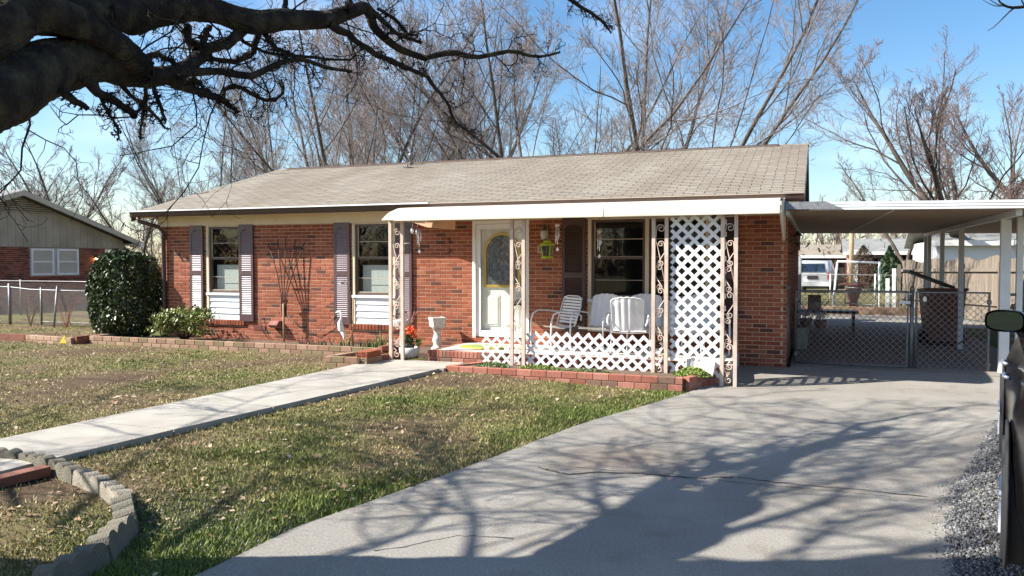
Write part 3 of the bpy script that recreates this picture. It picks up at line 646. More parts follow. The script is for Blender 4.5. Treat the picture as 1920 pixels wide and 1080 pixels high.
def shutter(x0, x1, m_, z0=.45, z1=2.385):
    y1, y0 = WY-.004, WY-.042; st = .05
    f = MB(); f.box(x0, x0+st, y0, y1, z0, z1); f.box(x1-st, x1, y0, y1, z0, z1); f.box(x0+st, x1-st, y0+.022, y1, z0, z1)
    # rails; the top one has an arched underside
    zt = z1-.17; xs_ = np.linspace(x0+st, x1-st, 9)
    arch = [(float(x), zt+.075*(1-((x-(x0+x1)/2)/((x1-x0)/2-st))**2)) for x in xs_]
    for k in range(8):
        (xa, za), (xb, zb) = arch[k], arch[k+1]
        f.add([(xa, y0, za), (xb, y0, zb), (xb, y0, z1), (xa, y0, z1), (xa, y0+.022, za), (xb, y0+.022, zb)], [(0, 1, 2, 3), (1, 0, 4, 5)])
    f.add([(x0+st, y0, z1), (x1-st, y0, z1), (x1-st, y0+.022, z1), (x0+st, y0+.022, z1)], [(0, 1, 2, 3)])
    zm0, zm1 = 1.37, 1.46; zb1 = z0+.14
    f.box(x0+st, x1-st, y0, y0+.022, zm0, zm1); f.box(x0+st, x1-st, y0, y0+.022, z0, zb1)
    o = f.build('shutter', m_, house)
    items = []
    for a, b in ((zb1, zm0), (zm1, zt+.05)):
        n = round((b-a)/.0365); s = (b-a)/n
        for k in range(n): items.append((((x0+x1)/2, y0+.014, a+(k+.5)*s), (x1-x0-2*st, .036, .007), 0, .92))
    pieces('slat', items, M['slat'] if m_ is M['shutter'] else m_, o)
for a, b_ in ((-12.07, -11.73), (-10.82, -10.48), (-8.60, -8.25), (-7.27, -6.93)): shutter(a, b_, M['shutter'])
for a, b_ in ((-4.05, -3.64), (-1.56, -1.15)): shutter(a, b_, M['shutter_dark'])
# front door: white storm door over an inner door with arched leaded glass
dx0, dx1, dz0, dz1 = -5.73, -4.66, .29, 2.37
f = MB(); y = WY
f.box(dx0, dx0+.06, y-.01, y+.16, dz0, dz1); f.box(dx1-.06, dx1, y-.01, y+.16, dz0, dz1); f.box(dx0+.06, dx1-.06, y-.01, y+.16, dz1-.06, dz1)
door = f.build('front_door', M['white'], house)
f = MB(); a, b_ = dx0+.062, dx1-.062; t = .085
f.box(a, a+t, y+.02, y+.05, dz0+.02, dz1-.065); f.box(b_-t, b_, y+.02, y+.05, dz0+.02, dz1-.065); f.box(a+t, b_-t, y+.02, y+.05, dz1-.15, dz1-.065); f.box(a+t, b_-t, y+.02, y+.05, dz0+.02, dz0+.13)
f.build('storm_door', M['bluewhite'], door)
f = MB(); f.add([(a+t, y+.035, dz0+.13), (b_-t, y+.035, dz0+.13), (b_-t, y+.035, dz1-.15), (a+t, y+.035, dz1-.15)], [(0, 1, 2, 3)]); f.build('pane', M['glassclear'], door)
f = MB(); f.box(a+.01, b_-.01, y+.10, y+.14, dz0+.02, dz1-.07)
for xa, xb in ((a+.13, a+.42), (b_-.42, b_-.13)):
    f.box(xa, xb, y+.088, y+.10, .50, 1.05); f.box(xa+.03, xb-.03, y+.078, y+.088, .53, 1.02)
f.build('inner_door', M['white'], door)
def archpts(cx, hw, zb, zs, n=14, r=1.0): return [(cx-hw, zb)]+[(cx-hw*math.cos(PI*k/n), zs+hw*1.05*math.sin(PI*k/n)) for k in range(n+1)]+[(cx+hw, zb)]
cx = (a+b_)/2; zb, zs_ = 1.19, 1.80
P_ = archpts(cx, .30, zb+.045, zs_); O_ = archpts(cx, .345, zb, zs_)
f = MB(); f.prism([(x, y+.085, z) for x, z in P_], (0, .01, 0)); oval = f.build('arched_glass', M['leaded'], door)
f = MB(); n = len(P_)
for k in range(n):
    q = (k+1) % n; f.add([(P_[k][0], y+.07, P_[k][1]), (P_[q][0], y+.07, P_[q][1]), (O_[q][0], y+.07, O_[q][1]), (O_[k][0], y+.07, O_[k][1]), (O_[k][0], y+.10, O_[k][1]), (O_[q][0], y+.10, O_[q][1]), (P_[k][0], y+.10, P_[k][1]), (P_[q][0], y+.10, P_[q][1])], [(0, 1, 2, 3), (3, 2, 5, 4), (1, 0, 6, 7)])
f.build('brass_frame', M['gold'], oval)
f = MB(); yy = y+.082
def cam_(pts, r=.004): f.tube([(cx+u, yy, zb+v) for u, v in pts], r, 4)
cam_([(-.24, .06), (-.24, .66), (-.17, .78), (0, .86), (.17, .78), (.24, .66), (.24, .06)]); cam_([(-.27, .12), (.27, .12)]); cam_([(-.27, .09), (.27, .09)])
cam_([(0, .12), (0, .25), (-.09, .36), (0, .50), (.09, .36), (0, .25)]); cam_([(0, .50), (-.13, .56), (-.09, .40)]); cam_([(0, .50), (.13, .56), (.09, .40)]); cam_([(0, .50), (-.06, .63), (0, .74), (.06, .63), (0, .50)]); cam_([(-.19, .12), (-.19, .6), (0, .80), (.19, .6), (.19, .12)])
f.build('lead_came', M['galv'], oval)
f = MB(); f.tube([(b_-.05, y+.0, 1.12), (b_-.05, y-.02, 1.12), (b_-.05, y-.02, 1.24), (b_-.05, y+.0, 1.24)], .009, 6); f.build('handle', M['blackmetal'], door)
f = MB(); f.box(dx0-.03, dx1+.03, y-.06, y+.16, .205, .288); f.build('threshold', M['brick'], door)
# foundation vent and little tap box
f = MB(); p = at(515, 612, Y=WY-.1); f.prism([(p.x-.10, WY-.004, p.z-.03), (p.x-.10, WY-.004, p.z+.11), (p.x-.10, WY-.10, p.z+.11), (p.x-.10, WY-.17, p.z+.03), (p.x-.10, WY-.12, p.z-.03)], (.20, 0, 0)); f.build('tap_cover', M['redclay'], house)
f = MB(); f.box(-10.50, -10.22, WY-.008, WY-.0005, .28, .36); f.build('foundation_vent', M['bin'], house)
# ---------------------------------------------------------------- PORCH
porch = thing('porch', 'raised concrete porch floor with red brick border at the front door', 'porch', (-3.3, 12.3, 0))
PX0, PX1, PY0 = -5.88, -1.12, 11.62
mb = MB(); mb.box(PX0+.10, PX1-.0, PY0+.09, WY-.012, -.12, .205); mb.build('floor_slab', M['porchfloor'], porch)
mb = MB(); mb.box(PX0+.012, PX1, PY0+.012, PY0+.089, -.1, .198); mb.box(PX0+.012, PX0+.099, PY0+.089, WY-.012, -.1, .198); bd = mb.build('border_bed', M['mortar'], porch)
items = []
x = PX0+.03
while x < PX1: items.append(((x, PY0+.05, .155), (.060, .105, .10), 0)); x += .0677
x = PX0+.11
while x < PX1: items.append(((x, PY0+.052, .05), (.203, .10, .085), 0)); x += .213
yv = PY0+.14
while yv < WY-.03: items.append(((PX0+.05, yv, .155), (.060, .105, .10), PI/2)); yv += .0677
pieces('brick', items, M['brick_old'], bd, 'brick', .05, 290)
mb = MB(); ma = G(960, 646)
def flatpoly(px, z, t=.012): return [(p.x, p.y, z) for p in [at(a, b, Z=z) for a, b in px]]
P0 = [(-5.55, 12.15, .206), (-4.62, 12.15, .206), (-4.62, 12.75, .206), (-5.55, 12.75, .206)]
dm = thing('door_mat', 'green door mat with yellow edge lying before the front door', 'mat', (-5.1, 12.45, .206))
c_ = [(-5.1+.56*math.cos(t)*(1 if t < PI else 1), 12.42+.33*math.sin(t), .206) for t in np.linspace(0, 2*PI, 20, endpoint=False)]
mb.prism(c_, (0, 0, .012)); mb.build('border', M['matyellow'], dm)
mb = MB(); mb.prism([(-5.1+(x+5.1)*.8, 12.42+(y_-12.42)*.8+.03, .2185) for x, y_, z in c_], (0, 0, .006)); mb.build('pile', M['matgreen'], dm)
# metal awning
AX0, AX1, AYF = -6.47, -.46, 11.20
awn = thing('porch_awning', 'long white metal awning with rounded corners above the porch', 'awning', (-3.5, 12.2, 2.3))
prof = [(12.70, 2.60), (11.70, 2.53), (11.42, 2.505), (11.28, 2.46), (11.22, 2.40), (AYF, 2.30)]
n = len(prof)
def shell(mb, x0, x1, prof, th, e0=0, e1=0):
    o = [(y, z) for y, z in prof]; inn = [(y+th*.6, z-th) for y, z in prof]
    for k in range(len(prof)-1):
        (ya, za), (yb, zb) = o[k], o[k+1]; (yc, zc), (yd, zd) = inn[k], inn[k+1]
        mb.add([(x0, ya, za), (x1, ya, za), (x1, yb, zb), (x0, yb, zb), (x0, yc, zc), (x1, yc, zc), (x1, yd, zd), (x0, yd, zd)], [(0, 1, 2, 3), (7, 6, 5, 4), (0, 3, 7, 4), (1, 5, 6, 2)])
for x0, x1 in ((AX0+.22, -2.86), (-2.85, AX1)):
    mb = MB(); shell(mb, x0, x1, prof, .012)
    for k in (1, 2, 3): pass
    yb, zb = prof[-1]; mb.box(x0, x1, yb, yb+.03, zb-.012, zb+.008); mb.build('awning_panel', M['awning'], awn)
mb = MB()      # rounded left corner
pr_ = [(AX0+.22-.22*math.sin(t), prof) for t in (0,)]
rows = []
for t in np.linspace(0, 1, 6):
    s_ = math.sqrt(max(0, 1-t*t)); rows.append([(AX0+.22-.22*t, yv, 2.315+(zv-2.315)*s_) for yv, zv in prof])
vs = [v for r in rows for v in r]; mb.add(vs, [(i*n+k, i*n+k+1, (i+1)*n+k+1, (i+1)*n+k) for i in range(5) for k in range(n-1)], True); mb.box(AX0-.005, AX0+.22, AYF, AYF+.02, 2.303, 2.318); mb.build('corner_panel', M['awning'], awn)
mb = MB(); mb.prism([(AX1, 12.68, 2.60), (AX1, 11.25, 2.45), (AX1, 11.21, 2.30), (AX1, 11.5, 2.20), (AX1, 12.2, 2.02), (AX1, 12.65, 1.96), (AX1, 12.95, 2.0), (AX1, 12.95, 2.5)], (.02, 0, 0)); mb.build('end_valance', M['cream'], awn)
items = []
x = AX0+.26
while x < AX1-.1: items.append(((x+.06, 12.08, 2.49), (.112, 1.4, .02), 0, .06)); x += .12
pieces('underside_board', items, M['awning_under'], awn)
mb = MB(); mb.box(AX0+.1, AX1-.05, AYF+.05, AYF+.14, 2.30, 2.36); mb.build('front_beam', M['cream'], awn)
mb = MB(); P4 = [at(a, b, Y=12.75) for a, b in ((748, 408), (853, 408), (853, 431), (800, 426))]; mb.prism(P4, (0, .02, 0)); mb.build('cedar_board', M['awning_under'], awn)  # stands for the eave end, bounce light put into its orange colour
# ornamental iron posts
def spiral(cx, cz, r0, turns, start, dirn, y, n=22, tail=None):
    pts = []
    for k in range(n+1):
        t = k/n; r = r0*(1-.80*t); a = start+dirn*turns*2*PI*t; pts.append((cx+r*math.cos(a), y, cz+r*math.sin(a)))
    if tail: pts = [tail]+pts
    return pts
def iron_post(xa, xb, y, z0a, z0b, z1, label):
    r = thing('iron_post', label, 'post', ((xa+xb)/2, y, min(z0a, z0b)), 0, 'pinkish wrought iron porch posts')
    for x, z in ((xa, z0a), (xb, z0b)):
        t = MB(); t.box(x-.025, x+.025, y-.025, y+.025, z, z1); t.build('upright', M['iron'], r)
    w_ = xb-xa-.05; c = (xa+xb)/2; L_ = xa+.026; R_ = xb-.026; H_ = z1-max(z0a, z0b); zb = max(z0a, z0b)
    def sc_(pts): t = MB(); t.tube(pts, .0075, 5); t.build('scroll', M['iron'], r)
    sc_(spiral(c+.01, z1-.20, .062, 1.4, PI*.9, -1, y, 22, (L_, y, z1-.34)))
    sc_([(L_, y, z1-.34), (L_+w_*.5, y, z1-.62), (R_, y, z1-.95)])
    for k in range(5):
        zc = z1-.42-k*(H_-.75)/4.6; sg = 1 if k % 2 else -1; cxx = c-.012*sg
        sc_(spiral(cxx, zc, .048, 1.3, PI if sg > 0 else 0, -sg, y, 20, ((R_ if sg < 0 else L_), y, zc-.16)))
        sc_(spiral(cxx, zc-.27, .045, 1.3, PI if sg < 0 else 0, -sg, y, 20, ((R_ if sg < 0 else L_), y, zc-.12)))
    sc_(spiral(c, zb+.09, .055, 1.3, PI*.5, 1, y, 20, (L_, y, zb+.22)))
    for z in (z1-.05, zb+.30): t = MB(); t.box(xa+.025, xb-.025, y-.008, y+.008, z, z+.014); t.build('cross_bar', M['iron'], r)
    return r
YP = 11.40
def xat(px): return at(px, 600, Y=YP).x
iron_post(xat(733), xat(755), YP, .055, .055, 2.315, 'iron porch post at the awning left end beside the walkway')
iron_post(xat(960), xat(982), YP, .02, .02, 2.315, 'iron porch post in front of the white front door')
iron_post(xat(1225), xat(1249), YP, .02, .02, 2.315, 'iron porch post at the left side of the tall lattice')
iron_post(xat(1354), xat(1379), YP, -.09, -.10, 2.315, 'iron corner post nearest the carport, right of the tall lattice')
# lattice
def lattice(label, x0, x1, z0, z1, y, pitch, wdt, group=None, cut=False, ang=45, tilt=0):
    r = thing('lattice_panel', label, 'lattice', ((x0+x1)/2, y, z0), 0, group)
    mat_ = M['lattice']
    def clip(a, b):
        ts = [0, 1]; d = (b[0]-a[0], b[1]-a[1])
        for ax, lo, hi in ((0, x0, x1), (1, z0, z1)):
            if abs(d[ax]) < 1e-9: continue
            t0, t1 = (lo-a[ax])/d[ax], (hi-a[ax])/d[ax]
            if t0 > t1: t0, t1 = t1, t0
            ts = [max(ts[0], t0), min(ts[1], t1)]
        if ts[1]-ts[0] <= 0: return None
        return [(a[0]+d[0]*t, a[1]+d[1]*t) for t in ts]
    W = x1-x0; H_ = z1-z0; n = int((W+H_)/pitch)+2
    tan = math.tan(math.radians(ang))
    for lay, sg in ((0, 1), (1, -1)):
        for k in range(-1, n):
            u = x0-H_/tan+k*pitch if sg > 0 else x0+k*pitch
            a = (u, z0); b = (u+sg*H_/tan, z1)
            if sg < 0: a = (u, z0); b = (u-H_/tan, z1)
            s_ = clip(a, b)
            if not s_ or math.dist(*s_) < .05: continue
            yy = y+(-.004 if lay else .004)
            def wav(x, z): return yy+.012*math.sin(x*4.1+1)+tilt*(z-z0)
            def zo(x): return .008*math.sin(x*3.0)
            (xa, za), (xb, zb) = s_
            t = MB(); t.bar((xa, wav(xa, za), za+zo(xa)), (xb, wav(xb, zb), zb+zo(xb)), .007, wdt, up=(sg*-.7, 0, .7)) if False else t.obox(((xa+xb)/2, (wav(xa, za)+wav(xb, zb))/2, (za+zb)/2+zo((xa+xb)/2)), Vector((xb-xa, wav(xb, zb)-wav(xa, za), zb-za))/2, (0, .0035, 0), Vector((-(zb-za), 0, xb-xa)).normalized()*wdt/2)
            t.build('lath', mat_, r)
    return r
lattice('tall white lattice screen standing between two iron porch posts', xat(1257), xat(1359), .02, 2.30, YP+.04, .172, .048)
zlo = lambda px, py: at(px, py, Y=YP+.06).z
lattice('low white lattice fence section between the two middle iron posts', xat(985), xat(1222), .05, .575, YP+.06, .165, .042, 'low white lattice fence sections')
lattice('low white lattice fence section at left, in front of the doormat', xat(900), xat(975), .05, .56, YP+.09, .165, .038, 'low white lattice fence sections')
lattice('short low piece of white lattice behind the post left of the tall lattice', xat(1228), xat(1256), .05, .48, YP+.10, .165, .036, 'low white lattice fence sections')
# ---------------------------------------------------------------- brick planters and bed edges
def course(items, p, q, z, L=.218, J=.010, H=.088, depth=.095, off=0):
    p, q = Vector((*p, 0)), Vector((*q, 0)); d = q-p; n = d.length; d.normalize(); rz = math.atan2(d.y, d.x); t = -off
    while t < n-.02:
        a, b = max(t, 0), min(t+L, n)
        if b-a > .03:
            c = p+d*(a+b)/2; items.append(((c.x, c.y, z+H/2+float(gz(c.x, c.y))*0), (b-a, depth, H), rz+random.uniform(-.008, .008)))
        t += L+J
def planter(name, label, segs, zb, ncourse, m_='brick_old', soil=None, soilz=0, cat='planter', depth=.095, skip=None):
    cx = sum(s[0][0]+s[1][0] for s in segs)/len(segs)/2; cy = sum(s[0][1]+s[1][1] for s in segs)/len(segs)/2
    r = thing(name, label, cat, (cx, cy, 0)); items = []
    mo = MB()
    for (p, q, z_, nc) in segs:
        for k in range(nc):
            course(items, p, q, z_+k*.098, off=(.1 if k % 2 else 0), depth=depth)
        d = Vector((q[0]-p[0], q[1]-p[1], 0)).normalized(); e = d*.012
        mo.bar((p[0]+e.x, p[1]+e.y, z_+(nc*.098-.02)/2-.03), (q[0]-e.x, q[1]-e.y, z_+(nc*.098-.02)/2-.03), depth-.022, nc*.098-.02+.06)
    mo.build('mortar_bed', M['mortar'], r)
    pieces('brick', items, M[m_], r, 'brick', .06, 300)
    if soil: s_ = MB(); s_.prism([(x, y, soilz-.25) for x, y in soil], (0, 0, .25)); s_.build('soil', M['soil'], r)
    return r
FX0, FX1, FY = -5.17, -1.66, 10.85
planter('brick_planter', 'long red brick planter in front of the low lattice fence', [((FX0, FY), (FX1, FY), -.20, 3), ((FX1+.04, FY+.06), (-1.36, 11.60), -.20, 3), ((FX0+.05, FY+.06), (-4.83, 11.5), -.102, 2)], 0, 3,
        soil=[(FX0+.08, FY+.05), (FX1+.02, FY+.05), (-1.40, 11.61), (-4.9, 11.61)], soilz=.06)
planter('bed_edging', 'long two-course brick edging along the flower bed under the windows', [((-13.6, 11.99), (-7.0, 12.05), -.03, 2), ((-13.6, 12.0), (-13.62, 12.9), -.03, 2)], 0, 3, 'brick_moss', soil=[(-13.55, 12.03), (-6.0, 12.10), (-5.92, 13.1), (-13.55, 13.1)], soilz=.085, cat='edging')
planter('small_brick_planter', 'small square brick planter box left of the walkway', [((-7.22, 10.72), (-6.62, 10.76), -.03, 2), ((-7.19, 10.78), (-7.02, 12.0), -.03, 2)], 0, 3, 'brick_moss', soil=[(-7.17, 10.77), (-6.68, 10.8), (-6.68, 12.0), (-7.0, 12.0)], soilz=.10)
# timbers and loose bricks stepping back beside the walk
r = thing('red_brick_curb', 'dark red painted brick curb at the walkway edge by the left post', 'edging', (-6.74, 11.7, .05))
items = []
course(items, (-6.76, 11.15), (-6.62, 12.0), .06); course(items, (-6.72, 11.55), (-6.62, 12.05), .158); course(items, (-6.55, 11.25), (-6.42, 11.62), .058)
pieces('brick', items, M['drycap'], r, 'brick', .06)
for k, (dz, lb) in enumerate(((0, 'mossy cored brick lying under another brick at the planter corner'), (.092, 'red cored brick on top of another brick, its holes facing out'))):
    r = thing('cored_brick', lb, 'brick', (-6.60, 10.78, .056+dz), .06*k+math.radians(-3), 'cored bricks stacked by the walkway')
    mb = MB(); W_, D_, H_ = .20, .42, .090
    mb.box(-W_/2, W_/2, .006, D_, 0, H_); 
    # front face as a grille so that the holes are real
    xs_ = [-.1, -.082, -.062, -.050, -.030, -.018, .002, .014, .034, .046, .066, .1]; zs_ = [0, .018, .038, .054, .074, H_]
    for i in range(11):
        for j in range(5):
            if not (i % 2 == 1 and i < 10 and j % 2 == 1): mb.box(xs_[i], xs_[i+1], -.012, .006, zs_[j], zs_[j+1])
    mb.build('clay_body', M['brick' if k else 'brick_moss'], r, world=False)
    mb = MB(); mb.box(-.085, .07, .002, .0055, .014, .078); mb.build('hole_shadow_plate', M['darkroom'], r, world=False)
r = planter('left_bed_edging', 'low brick and timber bed corner on the lawn by the chain link fence', [(tuple(G(52, 640))[:2], tuple(G(137, 646))[:2], -.05, 2)], 0, 3, 'brick_moss', cat='edging')
mb = MB(); a = G(141, 646); b = G(194, 640); mb.bar((a.x, a.y, .06), (b.x, b.y, .06), .09, .20); mb.build('timber', M['drycap'], r)
mb = MB(); a = G(-30, 637); b = G(50, 640); mb.bar((a.x, a.y, .06), (b.x, b.y, .06), .09, .16); mb.build('timber', M['drycap'], r)
p = G(125, 645); mb = MB(); mb.prism([(p.x-.10, p.y-.08, .02), (p.x+.10, p.y-.06, .02), (p.x+.01, p.y-.05, .19)], (0, .02, 0)); single('yellow_marker', mb, M['matyellow'], (p.x, p.y, .0), 'small yellow triangular marker leaning on the left bed corner', 'marker')
# ---------------------------------------------------------------- metal lawn chairs
def shellpanel(mb, w_, h_, curve, ribs, z0, y0, lean, scal=True):
    """curved pressed-steel panel standing up from (y0,z0), leaning back"""
    nx_, nz_ = 29, 9; vs = []
    for j in range(nz_):
        t = j/(nz_-1)
        for i in range(nx_):
            u = -1+2*i/(nx_-1); x = u*w_/2*(.88+.14*t-.04*t*t)
            top = 1-.10*abs(u)**3 if scal else 1
            z = z0+h_*t*top+(.012*abs(math.cos(ribs*u*PI/2)) if (j == nz_-1 and scal) else 0); y = y0+lean*t*h_+curve*(-(u*u))+.012*abs(math.sin(ribs*u*PI/2))*(1 if 0 < j < nz_-1 else .2)
            vs.append((x, y, z))
    n = nx_*nz_; vs2 = [(x, y+.006, z) for x, y, z in vs]
    fs = [(j*nx_+i, j*nx_+i+1, (j+1)*nx_+i+1, (j+1)*nx_+i) for j in range(nz_-1) for i in range(nx_-1)]
    mb.add(vs, fs, True); mb.add(vs2, [tuple(reversed(f)) for f in fs], True)
    rim = [vs[j*nx_] for j in range(nz_)]+[vs[(nz_-1)*nx_+i] for i in range(1, nx_)]+[vs[j*nx_+nx_-1] for j in range(nz_-2, -1, -1)]
    mb.tube([(x, y+.003, z) for x, y, z in rim], .009, 5)
def lawn_chair(kind, label, p, th):
    r = thing('lawn_chair', label, 'chair', p, th, 'white metal lawn chairs on the porch'); m_ = M['iron_white']
    if kind == 'shell':
        b = MB(); shellpanel(b, .50, .50, .045, 5, .40, .20, .30); b.build('backrest', m_, r, False)
    else:
        fr = MB(); fr.tube([(-.25, .18, .38), (-.27, .30, .70), (-.24, .33, .84), (-.14, .345, .87), (.14, .345, .87), (.24, .33, .84), (.27, .30, .70), (.25, .18, .38)], .012, 6)
        bk = fr.build('backrest', m_, r, False)
        for k in range(9):
            t = MB(); z = .44+k*.048; y = .20+.30*(z-.40); t.obox((0, y+.02, z), (.245, 0, 0), (0, .004, 0), (0, .003, .017)); t.build('slat', m_, bk, False)
    s_ = MB()
    vs = []; 
    for j in range(7):
        t = j/6; y = .22-.48*t; z = .385+.055*t-.06*math.sin(PI*t)
        if j == 6: z -= .03
        for i in range(9): u = -1+i/4; vs.append((u*.255, y, z+.012*u*u))
    s_.add(vs, [(j*9+i, j*9+i+1, (j+1)*9+i+1, (j+1)*9+i) for j in range(6) for i in range(8)], True); s_.add([(x, y, z-.008) for x, y, z in vs], [((j+1)*9+i, (j+1)*9+i+1, j*9+i+1, j*9+i) for j in range(6) for i in range(8)], True)
    s_.build('seat', m_, r, False)
    for sx in (-1, 1):
        t = MB(); x = sx*.30
        t.tube([(x, .32, .02), (x, -.22, .015), (x, -.29, .05), (x, -.31, .15), (x, -.30, .48), (x, -.26, .59), (x, -.16, .635), (x, .05, .625), (x, .22, .60), (x, .29, .55), (x*.9, .30, .48)], .014, 6); t.build('arm', m_, r, False)
    t = MB(); t.tube([(-.30, .32, .02), (.30, .32, .02)], .013, 6); t.build('stretcher', m_, r, False); t = MB(); t.tube([(-.30, -.05, .36), (.30, -.05, .36)], .011, 6); t.build('stretcher', m_, r, False)
    return r
def onporch(px, Y): q = at(px, 640, Y=Y); return (q.x, Y, .206)
lawn_chair('slat', 'slatted white metal chair, the one nearest the front door', onporch(1043, 12.55), math.radians(-38))
lawn_chair('shell', 'white shell-back metal chair facing the yard, left of the chair turned away', onporch(1118, 12.45), math.radians(-16))
lawn_chair('shell', 'white shell-back metal chair turned with its back to the yard', onporch(1179, 12.02), math.radians(188))
lawn_chair('shell', 'white shell-back metal chair half hidden behind the post and another chair', onporch(1212, 12.62), math.radians(12))
# white side table behind the tall lattice
q = onporch(1296, 12.3); t = thing('side_table', 'low white table behind the tall lattice screen', 'table', q)
b = MB(); b.lathe([(0, .42), (.30, .42), (.31, .43), (.30, .44), (0, .44)], n=20); b.build('table_top', M['iron_white'], t, False)
for k in range(4): b = MB(); a = PI/4+k*PI/2; b.tube([(.26*math.cos(a), .26*math.sin(a), 0), (.20*math.cos(a), .20*math.sin(a), .42)], .012, 6); b.build('leg', M['iron_white'], t, False)
lawn_chair('shell', 'white metal chair standing behind the tall lattice screen', onporch(1322, 12.6), math.radians(20))
# ---------------------------------------------------------------- small things on and by the porch
q = at(822, 642, Z=.206); q = Vector((-5.93+.0, 12.75, .0))
q = at(820, 641, Y=12.78)
t = thing('stone_urn', 'pale square-topped stone urn on a figure pedestal by the brick wall', 'urn', (q.x, 12.78, .09))
b = MB(); b.lathe([(.11, 0), (.11, .03), (.075, .05), (.065, .10), (.09, .16), (.075, .22), (.055, .28), (.07, .33), (.10, .36)], n=14); b.build('pedestal', M['stone'], t, False)
b = MB(); b.lathe([(.10, .36), (.15, .40), (.165, .52), (.175, .53), (.175, .565), (.15, .57), (.12, .50), (0, .49)], n=4, smooth=False); b.build('bowl', M['stone'], t, False)
# white bowl planter with dark pot and orange flowers
q = at(768, 660, Y=11.75)
t = thing('bowl_planter', 'white ribbed bowl at the porch corner holding a dark flower pot', 'planter', (q.x, 11.75, .056))
b = MB(); b.lathe([(.10, 0), (.15, .03), (.17, .09), (.175, .17), (.165, .175), (.15, .10), (0, .09)], n=20); b.build('bowl', M['stone'], t, False)
def leafblob(mb, c, r, n, size, squash=1.0, stem=0):
    for _ in range(n):
        d = Vector((random.gauss(0, 1), random.gauss(0, 1), random.gauss(0, 1))).normalized()*r*random.uniform(.3, 1); d.z *= squash
        p = Vector(c)+d; u = Vector((random.gauss(0, 1), random.gauss(0, 1), random.gauss(0, .6))).normalized()*size*random.uniform(.6, 1.2); v = u.cross(Vector((random.gauss(0, 1), random.gauss(0, 1), random.gauss(0, 1)))).normalized()*size*.35
        mb.add([p-u, p+v, p+u, p-v], [(0, 1, 2, 3)])
t2 = thing('flower_pot', 'dark pot of orange flowers standing in the white bowl', 'flower pot', (q.x, 11.75, .15))
b = MB(); b.lathe([(.07, 0), (.085, .12), (.09, .13), (.075, .13), (0, .12)], n=14); b.build('pot', M['black'], t2, False)
b = MB(); leafblob(b, (0, 0, .22), .13, 120, .05); b.build('foliage', M['leafg'], t2, False)
b = MB(); leafblob(b, (.02, -.02, .36), .12, 130, .035, .8); leafblob(b, (.09, -.02, .28), .07, 40, .03); b.build('blossoms', M['orange'], t2, False)
b = MB(); leafblob(b, (.17, .0, .17), .06, 30, .05, 1.2); b.build('yellow_leaves', M['sedum'], t2, False)
# white hanging planter with dried arrangement between the left posts
q = at(742, 598, Y=11.9); t = thing('pedestal_planter', 'white pedestal flower stand behind the left iron post', 'planter', (q.x+.05, 11.98, .056))
b = MB(); b.lathe([(.10, 0), (.09, .02), (.02, .05), (.018, .42), (.05, .46), (.13, .50), (.15, .60), (.14, .61), (.10, .53), (0, .52)], n=16); b.build('stand', M['stone'], t, False)
b = MB(); leafblob(b, (0, 0, .68), .12, 60, .035); b.build('dry_foliage', M['twigdark'], t, False)
b = MB()
for k in range(16):
    a = random.uniform(-.5, 1.2); p = Vector((.10, 0, .40)); pts = [p]
    for j in range(5): p = p+Vector((.035*a+random.uniform(-.02, .02), random.uniform(-.02, .02), .07)); pts.append(p)
    b.tube(pts, .003, 3)
b.build('dried_stems', M['pinkdry'], t, False)
# wind chimes, wall lamp, lantern, number
def chime(label, px, py, Y, top_m, ztop=None, disc=True):
    q = at(px, py, Y=Y); t = thing('wind_chime', label, 'wind chime', (q.x, Y, q.z))
    b = MB(); b.tube([(0, 0, .12), (0, 0, .36)], .002, 4); b.build('cord', M['blackmetal'], t, False)
    b = MB(); b.lathe([(0, .13), (.035, .12), (.045, .10), (.02, .08), (0, .08)], n=12); b.build('top', top_m, t, False)
    for k in range(5):
        a = 2*PI*k/5; b = MB(); b.tube([(.03*math.cos(a), .03*math.sin(a), .08), (.03*math.cos(a), .03*math.sin(a), -.10-.03*k)], .007, 6); b.build('chime_tube', M['chime'], t, False)
    b = MB(); b.tube([(0, 0, .08), (0, 0, -.27)], .0015, 3); b.add([(-.03, 0, -.30), (0, 0, -.26), (.03, 0, -.30), (0, 0, -.33)], [(0, 1, 2, 3)]); b.build('striker', M['chime'], t, False)
    return t
chime('silver wind chime hanging under the awning beside the left iron post', 786, 438, 11.95, M['red'])
chime('silver wind chime with a white birdhouse top, right of the lime lantern', 1045, 434, 12.7, M['iron_white'])
chime('small pale wind chime hanging in front of the wide window', 1124, 446, 12.6, M['stone'])
q = at(773, 433, Y=11.95); t = thing('hanging_ornament', 'pair of pale oval discs hanging above the silver chime', 'ornament', (q.x, 11.95, q.z))
for dx, dz in ((0, 0), (.09, -.02)):
    b = MB(); b.lathe([(0, -.055), (.028, -.03), (.036, 0), (.028, .03), (0, .05)], (dx, 0, dz), 12, sy=.3); b.tube([(dx, 0, dz+.05), (dx+.03, 0, .30)], .003, 3); b.build('disc', M['chime'], t, False)
q = at(1025, 440, Y=WY); t = thing('wall_lamp', 'dark bronze wall lamp with frosted globe above the lime lantern', 'lamp', (q.x, WY-.02, 2.12))
b = MB(); b.lathe([(.055, 0), (.055, .0)], n=12); b.box(-.04, .04, -.02, .018, -.02, .16); b.tube([(0, 0, .10), (0, -.10, .14), (0, -.12, .10)], .010, 6); b.build('bracket', M['bronze'], t, False)
b = MB(); b.lathe([(.02, .10), (.075, .07), (.06, .05)], (0, -.12, 0), 14); b.lathe([(.045, -.10), (.02, -.13), (0, -.14)], (0, -.12, 0), 14); b.build('cap', M['bronze'], t, False)
b = MB(); b.lathe([(.055, .06), (.07, 0), (.055, -.07), (.03, -.11)], (0, -.12, 0), 14); b.build('globe', M['frost'], t, False)
